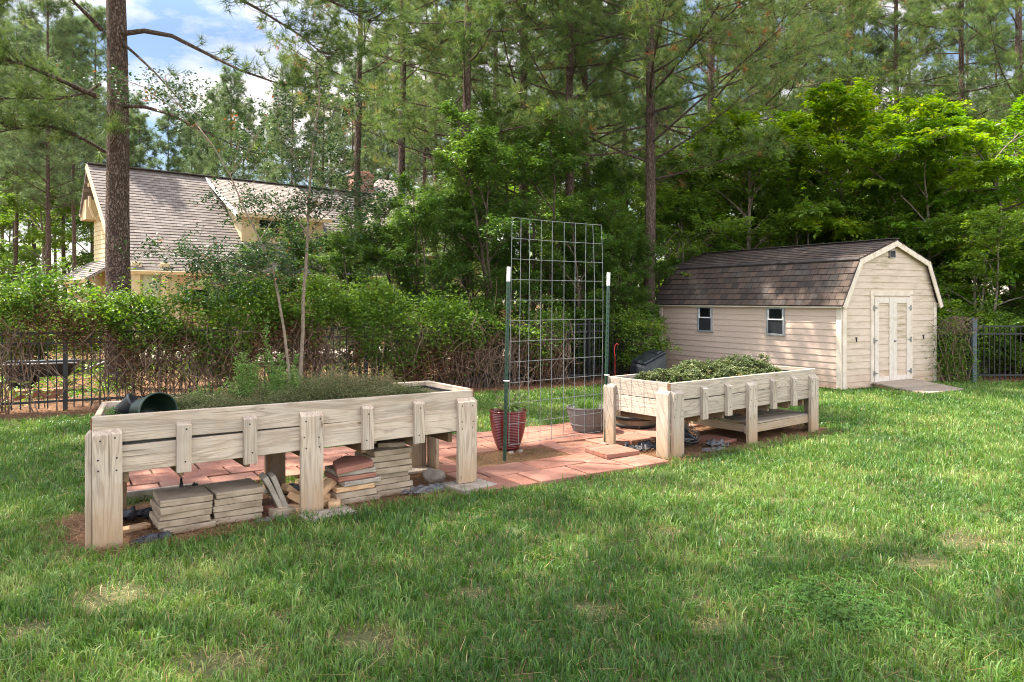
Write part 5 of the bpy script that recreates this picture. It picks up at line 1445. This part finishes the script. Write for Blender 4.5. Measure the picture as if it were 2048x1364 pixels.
# ------------------------------------------------------------------ trees
# foreground pine left, with the bare limbs that cross the sky
def front_pine():
    d = 14.0
    base = np.array([(238-CX)/F*d, d, 0])
    def q(px, py, dd=14.0): return P(px, py, dd) - base
    lean = ((219-CX)/F*d - base[0])/10.0
    ex = []
    def L(pts, r0, ntw, twl=.5, start=.35, dens=3): ex.append(([q(*p) for p in pts], r0, int(ntw*1.35), twl, start, dens))
    # arching bare limb to the right and its drooping companions
    L([(243,68,14), (290,62,13.9), (345,72,13.6), (410,105,13.2), (480,140,12.9), (560,168,12.6), (640,175,12.4)], .055, 26, .38, .40, 2)
    L([(243,84,14), (275,112,13.8), (310,145,13.5), (350,190,13.2), (400,235,13)], .03, 12, .3, .5, 2)
    L([(244,212,14), (290,214,13.8), (340,228,13.5), (400,258,13.2), (455,285,13), (520,310,12.8)], .04, 16, .32, .6, 2)
    # left side limbs with needle sprays
    L([(200,195,14), (165,180,13.8), (110,155,13.4), (50,130,13), (-30,110,12.6), (-140,105,12.2)], .055, 46, .62, .35, 3)
    L([(200,168,14.1), (175,185,13.9), (120,198,13.6), (40,196,13.2), (-40,200,12.9)], .035, 42, .6, .2, 3)
    L([(212,305,14), (180,285,13.8), (135,262,13.5), (80,250,13.2), (10,262,12.8), (-70,285,12.4)], .035, 52, .62, .2, 3)
    L([(205,60,14), (180,35,13.8), (150,5,13.6), (110,-45,13.2), (60,-80,12.9)], .05, 22, .5, .4, 2)
    L([(222,290,13.9), (232,272,13.6), (240,262,13.4)], .02, 10, .3, .3, 2)
    # boughs hanging in from the top
    L([(235,-60,14), (330,-55,13.5), (430,-30,12.9), (520,20,12.4), (600,70,12), (660,120,11.8)], .05, 46, .7, .30, 3)
    L([(235,-90,14), (330,-100,13.2), (450,-70,12.4), (580,-30,11.9), (680,10,11.5), (740,45,11.2)], .05, 60, .75, .35, 3)
    L([(232,-40,14), (150,-40,13.6), (60,-25,13.2), (0,10,12.9), (-50,60,12.6)], .04, 40, .6, .3, 3)
    parts = pine_parts(101, 21, .47, 10.2, 3.4, 40, 26, 22, .20, .0095, (lean, 0), ex, .015)
    plant_tree('pine_tree', parts, M['pine_bark'], M['needles'], base, 0, 'thick scaly pine trunk at left with bare arching limbs before the house', 'pine tree')
front_pine()

near = [pine_parts(200+i, 20+i, .27, 4.4 + .6*i, 3.5, 42, 28, 20, .21, .0125, (rng.normal(0, .006), 0), (), .018, elev=(-.1, .6), top=17) for i in range(4)]
bough = pine_parts(225, 20, .29, 4.3, 4.2, 54, 30, 20, .22, .0125, (.004, 0), (), .02, elev=(-.2, .55), top=15)
slim = [pine_parts(230+i, 19, .24, 6.5 + .7*i, 2.6, 44, 22, 18, .20, .012, (0, 0), (), .02) for i in range(2)]
NP = [  # px, depth, variant list, variant, rz, scale, label
    (719, 21.0, slim, 0, .3, 1.0, 'slim bare pine trunk rising left of the chimney'),
    (801, 20.0, slim, 1, 2.1, 1.0, 'slim pine trunk rising right of the chimney'),
    (930, 17.2, near, 0, .7, .92, 'pine with long spreading boughs above the dark evergreen shrubs'),
    (1048, 21.0, [bough], 0, 1.9, 1.0, 'forked pine behind the trellis with dark boughs'),
    (1137, 18.5, near, 2, 3.0, .95, 'left of the twin pine trunks behind the trellis'),
    (1168, 20.5, slim, 0, 4.0, 1.0, 'right of the twin pine trunks behind the trellis'),
    (1301, 17.6, [bough], 0, 5.2, 1.0, 'stout pine trunk left of the shed with low boughs'),
    (1420, 22.5, [bough], 0, 2.6, 1.05, 'pine behind the shed left of the bright maple'),
    (1550, 28.0, near, 2, .2, 1.02, 'tall pine behind the left side of the bright maple'),
    (1700, 32.0, near, 1, 4.4, 1.05, 'tall pine with open crown above the bright maple'),
    (1795, 30.0, near, 3, 1.2, 1.0, 'paired pine trunk above the right side of the maple'),
    (1930, 27.0, near, 0, 3.6, 1.05, 'dense dark pine above the right edge trees'),
    (2040, 25.0, near, 2, 5.9, 1.1, 'dense pine at the far right edge of the wood'),
    (1250, 27.0, near, 1, .9, 1.05, 'pine deep behind the stout trunk'),
    (990, 29.0, near, 3, 2.2, 1.05, 'pine deep behind the evergreen shrubs'),
    (870, 30.0, near, 2, 4.9, .95, 'pine beyond the house wing'),
]
for px, d, lst, k, rz, sc, lb in NP:
    plant_tree('pine_tree', lst[k], M['pine_bark'], M['needles'], ((px-CX)/F*d, d), rz, lb, 'pine tree', 'pines at the wood edge', sc)

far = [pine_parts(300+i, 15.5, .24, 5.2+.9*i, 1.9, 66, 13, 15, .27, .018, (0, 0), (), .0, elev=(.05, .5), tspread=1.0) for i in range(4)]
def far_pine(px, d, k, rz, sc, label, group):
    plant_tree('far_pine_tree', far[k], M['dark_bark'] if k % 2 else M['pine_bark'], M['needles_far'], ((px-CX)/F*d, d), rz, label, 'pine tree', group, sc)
FP = [(98, 30, 0, .98, 'grey pine trunk standing clear left of the house gable'), (152, 34, 1, .92, 'slim pine trunk just left of the house gable'), (128, 39, 2, 1.0, 'dim pine between the two trunks left of the house'),
      (28, 36, 3, .95, 'pine at the far left edge of the wood'), (-30, 31, 1, .9, 'pine cut by the left picture edge'), (190, 42, 0, 1.15, 'pine behind the house gable end'), (65, 46, 2, 1.18, 'tall pine peak at upper left')]
for px, d, k, sc, lb in FP: far_pine(px, d, k, px*.37, sc, lb, 'pines left of the house')
rs = np.random.default_rng(55); i = 0
for px in np.arange(-120, 900, 48):
    d = rs.uniform(44, 62); h = 1.65 + (600 - rs.uniform(130, 255) + (70 if px > 560 else 0))/F*d
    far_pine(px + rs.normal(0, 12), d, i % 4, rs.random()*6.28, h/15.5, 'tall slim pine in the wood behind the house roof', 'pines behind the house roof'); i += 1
for px in np.arange(850, 2250, 82):
    d = rs.uniform(36, 52); h = 1.65 + (600 - rs.uniform(-60, 30))/F*d
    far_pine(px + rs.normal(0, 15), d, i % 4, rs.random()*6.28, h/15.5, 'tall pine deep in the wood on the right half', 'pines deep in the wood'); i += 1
for px in np.arange(-200, 2300, 95):
    d = rs.uniform(64, 80)
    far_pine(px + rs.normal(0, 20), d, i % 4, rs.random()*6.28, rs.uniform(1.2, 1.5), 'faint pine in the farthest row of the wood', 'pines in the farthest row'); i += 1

# broad leaved trees
maple = branchy(401, 6.6, 1.2, 4.3, 30, 11, 7, 30, .145, .26, .08, 1.0, .40, 1, .50, .5, .58)
maple2 = branchy(402, 5.6, .9, 3.3, 22, 10, 7, 30, .13, .20, .10, 1.0, .50, 2, .50, .5, .5)
under = [branchy(410+i, 4.4, .4, 1.9, 20, 8, 6, 24, .095, .13, .15, 1.1, .35, 2+i % 2, .45, .5, .40, .9) for i in range(3)]
ever = [branchy(420+i, 4.8, .3, 1.05, 30, 7, 6, 26, .068, .11, .5, 1.25, .15, 3, .40, .5, .30, .95) for i in range(2)]
bush = [leafy_parts(430+i, 2, .95, .95, .85, 150, 85, .055, .05, sr=.28, base=.05, tmean=.42, stems=4, holes=.35) for i in range(2)]
def at(px, d): return ((px-CX)/F*d, d)
def leafy(name, parts, mat, px, d, rz, sc, label, group=None, bk='grey_bark', cat='tree', szz=None):
    r = plant_tree(name, parts, M[bk], mat, at(px, d), rz, label, cat, group, sc)
    if szz: r.scale = (sc, sc, szz)
    return r
leafy('maple_tree', maple, M['leaf_bright'], 1655, 21.5, .4, .97, 'large bright green maple rising behind the shed roof')
leafy('maple_tree', maple2, M['leaf_bright'], 2075, 18.5, 1.1, 1.12, 'bright green drooping tree at the right picture edge')
leafy('maple_tree', maple2, M['leaf_mid'], 1880, 19.5, 2.9, .92, 'mid green tree behind the right shed corner')
leafy('understory_tree', under[0], M['leaf_mid'], 1480, 20.5, .3, 1.35, 'dense green tree directly behind the shed roof')
leafy('understory_tree', under[1], M['leaf_mid'], 1345, 19.4, 2.3, 1.0, 'leafy young tree behind the left shed corner')
leafy('understory_tree', under[2], M['leaf_mid'], 1420, 25, 4.1, 1.5, 'tall leafy tree deep behind the shed')
leafy('understory_tree', under[0], M['leaf_mid'], 1780, 24, 5.1, 1.25, 'dark leafy tree behind the maple trunk')
leafy('understory_tree', under[1], M['leaf_mid'], 1960, 16.8, 3.3, .80, 'low leafy tree over the right fence')
leafy('understory_tree', under[2], M['leaf_mid'], 2120, 16.6, .9, .95, 'leafy tree over the right fence at the picture edge')
leafy('understory_tree', under[1], M['leaf_mid'], 1960, 24, .1, 1.35, 'dark leafy tree deep behind the right fence')
leafy('understory_tree', under[0], M['leaf_mid'], 2180, 22, .6, 1.4, 'dark leafy tree beyond the right picture edge')
leafy('understory_tree', under[2], M['leaf_bright'], 1520, 23, 1.7, 1.4, 'light green tree between the maple and the stout pine')
leafy('understory_tree', under[0], M['leaf_mid'], 1400, 21.5, 3.9, 1.25, 'full green tree over the left end of the shed roof')
leafy('understory_tree', under[1], M['leaf_mid'], 1600, 20.2, .7, 1.0, 'low green tree just behind the shed ridge')
leafy('understory_tree', under[2], M['leaf_mid'], 1730, 19.6, 2.1, 1.0, 'low green tree behind the shed gable peak')
leafy('understory_tree', under[0], M['leaf_bright'], 1850, 22.5, 4.4, 1.2, 'light green tree between the maple and the right edge tree')
leafy('evergreen_shrub', ever[0], M['leaf_shrub'], 985, 16.6, .2, 1.12, 'tall dark evergreen shrub left of the trellis top', None, 'dark_bark', 'shrub')
leafy('evergreen_shrub', ever[1], M['leaf_shrub'], 1065, 17.8, 1.4, 1.30, 'tallest evergreen behind the trellis', None, 'dark_bark', 'shrub')
leafy('evergreen_shrub', ever[0], M['leaf_holly'], 1130, 16.3, 2.6, .80, 'dark glossy evergreen seen through the trellis wires', None, 'dark_bark', 'shrub')
leafy('evergreen_shrub', ever[1], M['leaf_shrub'], 1215, 17.0, 3.7, .78, 'evergreen shrub right of the trellis', None, 'dark_bark', 'shrub')
leafy('evergreen_shrub', ever[0], M['leaf_shrub'], 1285, 17.6, 4.9, .72, 'evergreen shrub beside the shed back corner', None, 'dark_bark', 'shrub')
leafy('evergreen_shrub', ever[0], M['leaf_shrub'], 1082, 23.5, 3.3, .9, 'evergreen shrub deep behind the middle of the trellis', None, 'dark_bark', 'shrub')
leafy('evergreen_shrub', ever[1], M['leaf_mid'], 1258, 17.0, .4, .70, 'leafy shrub at the foot of the stout pine beside the shed', None, 'dark_bark', 'shrub')
leafy('evergreen_shrub', ever[1], M['leaf_shrub'], 890, 16.2, 5.5, .88, 'evergreen shrub between the house wing and the trellis', None, 'dark_bark', 'shrub')
leafy('evergreen_shrub', ever[0], M['leaf_vine'], 825, 15.6, .9, .80, 'yellowish leafy shrub below the house wing', None, 'dark_bark', 'shrub')
leafy('evergreen_shrub', ever[1], M['leaf_vine'], 750, 15.2, 1.9, .70, 'light leafy shrub right of the two thin stems', None, 'dark_bark', 'shrub')
leafy('evergreen_shrub', ever[0], M['leaf_shrub'], 680, 14.6, 2.8, .62, 'rounded green shrub behind the thin young trees', None, 'dark_bark', 'shrub')
leafy('evergreen_shrub', ever[1], M['leaf_vine'], 455, 15.0, 4.0, .50, 'pale leafy shrub before the garage arches', None, 'dark_bark', 'shrub')
leafy('evergreen_shrub', ever[0], M['leaf_shrub'], 560, 14.8, 5.0, .60, 'green shrub between the garage and the thin stems', None, 'dark_bark', 'shrub')
leafy('evergreen_shrub', ever[1], M['leaf_shrub'], 630, 15.4, 2.2, .66, 'green shrub before the dormer behind the straight thin stem', None, 'dark_bark', 'shrub')
leafy('evergreen_shrub', ever[1], M['leaf_shrub'], 940, 19.5, 1.0, 1.1, 'evergreen tree behind the shrub row', None, 'dark_bark', 'shrub')
leafy('evergreen_shrub', ever[0], M['leaf_shrub'], 1180, 20.5, .6, 1.15, 'evergreen tree deep behind the trellis right post', None, 'dark_bark', 'shrub')
for j, (px, d, k, sc, lb) in enumerate([(1085, 15.9, 0, .85, 'low bush under the dark evergreen behind the trellis'), (1250, 16.2, 1, .95, 'low bush by the fence left of the compost bin'), (1160, 16.4, 1, .9, 'low bush behind the trellis right post'),
      (960, 15.5, 0, .8, 'low bush at the fence left of the trellis'), (60, 17, 1, 1.0, 'sunlit low bush behind the fence at far left'), (-60, 15.5, 0, 1.0, 'low bush at the left picture edge'), (180, 18.5, 0, .95, 'sunlit bush behind the vine before the gable'),
      (1950, 16.3, 1, 1.0, 'low bush behind the gate post'), (2080, 16.8, 0, 1.1, 'low bush behind the right fence'), (420, 14.4, 0, .55, 'dark small bush beyond the fence near the driveway'), (830, 14.6, 1, .5, 'small bush beyond the fence under the wing')]):
    leafy('bush', bush[k], M['leaf_vine'] if j in (4, 6) else M['leaf_mid'], px, d, j*1.3, sc, lb, 'bushes along the fence', 'dark_bark', 'bush')
for j, px in enumerate(np.arange(-140, 2340, 78)):
    d = 28 + 9*((j*7) % 3)
    if 180 < px < 720: d = 46 + 4*(j % 3)
    if px < 200: d = 37 + 4*(j % 3)
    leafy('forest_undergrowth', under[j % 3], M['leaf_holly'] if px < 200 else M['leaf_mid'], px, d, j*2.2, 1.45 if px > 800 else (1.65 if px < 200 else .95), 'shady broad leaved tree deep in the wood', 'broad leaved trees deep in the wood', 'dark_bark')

def undergrowth():
    rs = np.random.default_rng(91); P_, T = [], []
    def scatter(n, x0, x1, y0, y1, h, thr):
        x = rs.uniform(x0, x1, n); y = rs.uniform(y0, y1, n)
        ok = (fbm(vn2, x*.55+11, y*.55) > thr) & ((y > fence_y(x) + .35) | (x > 9)) & (y > np.where(x > 9, 15.9, 0))
        ok &= ~((x > -9.4) & (x < 1.2) & (y > 19.2) & (y < 27.5)) & ~((x > 3) & (x < 9) & (y < 19.5))
        hx, hy = loc2(x, y, (-12.7, 25.0), math.atan2(.665, .747)); ok &= ~((hx > -.5) & (hx < 20) & (hy > -.5) & (hy < 8.5))
        x, y = x[ok], y[ok]
        for xx, yy in zip(x, y):
            m = rs.integers(18, 40); hh = h*rs.uniform(.4, 1.2)
            P_.append(np.array([xx, yy, 0]) + np.stack([rs.normal(0, .16, m), rs.normal(0, .16, m), hh*rs.random(m)**.7], -1)); T.append(np.full(m, rs.normal(.5, .15)))
    scatter(900, -16, 1, 8, 19, .38, .52)
    scatter(1500, -30, -9, 17, 32, .7, .40)
    scatter(1700, 1, 26, 16, 32, .6, .40)
    p = np.concatenate(P_); t = np.concatenate(T) + rs.normal(0, .14, len(np.concatenate(T)))
    me = leaf_mesh('undergrowth', p, rs, .085, t, up=.6)
    tag(link('undergrowth', me, M['leaf_vine']), 'low leafy undergrowth on the wood floor beyond the fence', 'undergrowth', kind='stuff')
undergrowth()

# thin young hollies in front of the fence
def holly(seed, stem, r0, limbs, sprays, label, n_per):
    rs = np.random.default_rng(seed); base = P(*stem[0]); base[2] = 0
    r = empty('young_holly_tree', base); tag(r, label, 'tree', 'young hollies before the fence')
    mb = MB(); sp = [P(*s) - base for s in stem]; sp[0] = np.array([0, 0, -.05])
    mb.tube(sp, np.linspace(r0, r0*.28, len(sp)), 10)
    tips = []
    for l in limbs:
        pts = [P(*s) - base for s in l]; mb.tube(pts, np.linspace(r0*.34, .005, len(pts)), 6, False); tips += pts[1:]
    tips = np.array(tips + sp[len(sp)//2:])
    P_, T = [], []
    for (px, py, d, sx, sy, n) in sprays:
        c = P(px, py, d) - base; j = int(np.argmin(np.linalg.norm(tips - c, axis=1)))
        for _ in range(n):
            q = c + np.array([rs.normal(0, sx/F*d), rs.normal(0, .22), rs.normal(0, sy/F*d)])
            a = tips[j] if np.linalg.norm(tips[j]-c) < 1.2 else c
            if rs.random() < .5: mb.tube([a*.35+c*.65, (a+q)/2*.4 + q*.6 + np.array([0, 0, .02]), q], [.004, .003, .0018], 3, False)
            m = rs.poisson(n_per); dirn = rs.normal(0, 1, 3); dirn /= np.linalg.norm(dirn)
            t = rs.uniform(-1, 1, m)
            P_.append(q + t[:, None]*dirn*.13 + rs.normal(0, .05, (m, 3))); T.append(np.full(m, rs.normal(.4, .2)) + rs.normal(0, .12, m))
    mb.obj('trunk', M['young_bark'], r, smooth=True)
    p = np.concatenate(P_); t = np.concatenate(T); t[rs.random(len(t)) < .005] = 1
    link('crown', leaf_mesh('crown', p, rs, .056, t, up=.35, asp=.52), M['leaf_holly'], r)
D = 12.3
holly(1, [(600, 800, D), (601, 740, D), (606, 660, D), (606, 600, D), (611, 540, D), (615, 480, D), (617, 420, D), (622, 340, D), (630, 260, D), (640, 190, D), (632, 130, D)], .036,
      [[(615, 480, D), (640, 440, D-.1), (700, 390, D-.2), (760, 370, D-.3)], [(616, 470, D), (590, 430, D), (540, 400, D+.1), (480, 385, D+.2)], [(617, 430, D), (650, 370, D), (690, 300, D+.1), (700, 240, D+.2)],
       [(620, 370, D), (590, 320, D), (560, 260, D-.1), (545, 200, D-.2)], [(628, 270, D), (650, 220, D), (690, 170, D)], [(615, 478, D), (650, 470, D-.2), (690, 440, D-.3)], [(617, 440, D), (600, 400, D-.2), (580, 350, D-.3)]],
      [(640, 410, D, 60, 28, 60), (730, 400, D-.2, 40, 22, 34), (560, 420, D, 45, 20, 34), (690, 330, D, 30, 40, 26), (590, 310, D, 35, 40, 26), (640, 260, D, 30, 45, 24), (700, 210, D+.1, 28, 35, 14), (560, 220, D-.1, 30, 35, 16), (635, 160, D, 26, 30, 14), (500, 400, D+.1, 30, 15, 16), (770, 380, D-.3, 22, 16, 10), (610, 460, D, 50, 25, 24)],
      'taller young holly with a straight pale stem before the fence', 24)
D = 12.0
holly(2, [(583, 800, D), (578, 740, D), (568, 660, D), (556, 590, D), (545, 540, D), (520, 480, D), (490, 420, D), (460, 350, D), (425, 290, D), (390, 245, D)], .026,
      [[(550, 560, D), (520, 540, D-.1), (450, 520, D-.3), (380, 505, D-.5), (300, 495, D-.6)], [(545, 540, D), (500, 560, D-.2), (440, 570, D-.3)], [(520, 480, D), (545, 440, D), (560, 400, D)], [(490, 420, D), (450, 400, D-.1), (410, 415, D-.2)],
       [(460, 350, D), (500, 300, D-.1), (530, 240, D-.2)], [(425, 290, D), (350, 220, D-.2), (290, 175, D-.4), (220, 150, D-.5)], [(400, 255, D), (340, 190, D), (330, 150, D)]],
      [(430, 520, D-.3, 60, 18, 50), (500, 545, D-.1, 45, 25, 46), (360, 505, D-.5, 40, 12, 22), (300, 500, D-.6, 18, 8, 6), (420, 565, D-.3, 40, 18, 30), (540, 500, D, 30, 30, 24), (420, 405, D-.2, 14, 9, 6), (350, 200, D-.2, 40, 25, 26), (300, 175, D-.4, 30, 14, 16), (215, 155, D-.5, 22, 8, 12), (400, 260, D, 40, 26, 16), (510, 270, D-.1, 30, 32, 16), (470, 330, D, 30, 30, 10)],
      'thin leaning young holly left of the straight one', 24)

# pines beside the lawn, out of the picture at left, whose crowns shade the yard
SH = [(-8.9, 6.6, near, 0, 1.0), (-6.6, 5.0, near, 2, 1.0), (-10.5, 9.8, near, 3, 1.0), (-12.5, 4.6, slim, 1, 1.0)]
for j, (x, y, lst, k, sc) in enumerate(SH):
    plant_tree('pine_tree', lst[k], M['pine_bark'], M['needles'], (x, y), 1.1*j+.4, 'tall pine beside the lawn shading the yard from the left', 'pine tree', 'pines beside the lawn', sc)

# ------------------------------------------------------------------ sky, sun, camera
SUN_EL, SUN_AZ = 60.0, -76.0                       # azimuth from +Y towards +X
sd = Vector((math.sin(R(SUN_AZ))*math.cos(R(SUN_EL)), math.cos(R(SUN_AZ))*math.cos(R(SUN_EL)), math.sin(R(SUN_EL))))
sun = bpy.data.lights.new('sun', 'SUN'); sun.energy = 5.0; sun.angle = R(.53); sun.color = (1.0, .93, .82)
so = bpy.data.objects.new('sun', sun); COL.objects.link(so); so.rotation_euler = (-sd).to_track_quat('-Z', 'Y').to_euler(); so.location = (0, 0, 30)
W = bpy.data.worlds.new('World'); S.world = W; W.use_nodes = True
nt = W.node_tree; nt.nodes.clear()
out = nt.nodes.new('ShaderNodeOutputWorld'); bg = nt.nodes.new('ShaderNodeBackground'); sky = nt.nodes.new('ShaderNodeTexSky')
sky.sky_type = 'NISHITA'; sky.sun_disc = False; sky.sun_elevation = R(SUN_EL); sky.sun_rotation = R(SUN_AZ); sky.air_density = 1.0; sky.dust_density = .6; sky.ozone_density = 1.0
tc = nt.nodes.new('ShaderNodeTexCoord'); mp = nt.nodes.new('ShaderNodeMapping'); mp.inputs['Scale'].default_value = (1, 1, 2.6)
nz = nt.nodes.new('ShaderNodeTexNoise'); nz.inputs['Scale'].default_value = 3.6; nz.inputs['Detail'].default_value = 7; nz.inputs['Roughness'].default_value = .58
rp = nt.nodes.new('ShaderNodeValToRGB'); rp.color_ramp.elements[0].position = .43; rp.color_ramp.elements[1].position = .72
mx = nt.nodes.new('ShaderNodeMix'); mx.data_type = 'RGBA'; mx.inputs[7].default_value = (12.5, 10.8, 9.2, 1)
nt.links.new(tc.outputs['Generated'], mp.inputs[0]); nt.links.new(mp.outputs[0], nz.inputs['Vector']); nt.links.new(nz.outputs['Fac'], rp.inputs[0])
nt.links.new(rp.outputs[0], mx.inputs[0]); nt.links.new(sky.outputs[0], mx.inputs[6]); sx = nt.nodes.new('ShaderNodeSeparateXYZ'); nt.links.new(tc.outputs['Generated'], sx.inputs[0])
def wm(op, a, b, c=None):
    n = nt.nodes.new('ShaderNodeMath'); n.operation = op; n.use_clamp = op == 'MULTIPLY_ADD'
    for i, v in enumerate((a, b, c)):
        if v is None: continue
        if hasattr(v, 'links'): nt.links.new(v, n.inputs[i])
        else: n.inputs[i].default_value = v
    return n.outputs[0]
north = wm('MULTIPLY', wm('MULTIPLY_ADD', sx.outputs[1], 2.2, -.75), wm('MULTIPLY_ADD', sx.outputs[2], -3.5, 2.1))
dim = wm('SUBTRACT', 1.15, wm('MULTIPLY', north, .78))
ml = nt.nodes.new('ShaderNodeVectorMath'); ml.operation = 'SCALE'; nt.links.new(mx.outputs[2], ml.inputs[0]); nt.links.new(dim, ml.inputs['Scale'])
nt.links.new(ml.outputs[0], bg.inputs[0]); nt.links.new(bg.outputs[0], out.inputs[0])
bg.inputs[1].default_value = .15

cam = bpy.data.cameras.new('camera'); co = bpy.data.objects.new('camera', cam); COL.objects.link(co); S.camera = co
cam.sensor_width = 36; cam.lens = 36*F/2048; cam.shift_y = -(682-HY)/2048; cam.clip_end = 2000; cam.clip_start = .05
co.location = (0, 0, CH); co.rotation_euler = (R(90), 0, 0)
S.view_settings.view_transform = 'Standard'; S.view_settings.look = 'None'; S.view_settings.exposure = 1.68; S.view_settings.gamma = 1
S.cycles.max_bounces = 9; S.cycles.diffuse_bounces = 4; S.cycles.transmission_bounces = 4; S.cycles.filter_width = 1.0; S.cycles.use_adaptive_sampling = False; S.cycles.use_denoising = True; S.cycles.denoising_prefilter = 'ACCURATE'; S.cycles.denoising_input_passes = 'RGB_ALBEDO_NORMAL'
S.cycles.sample_clamp_indirect = 6
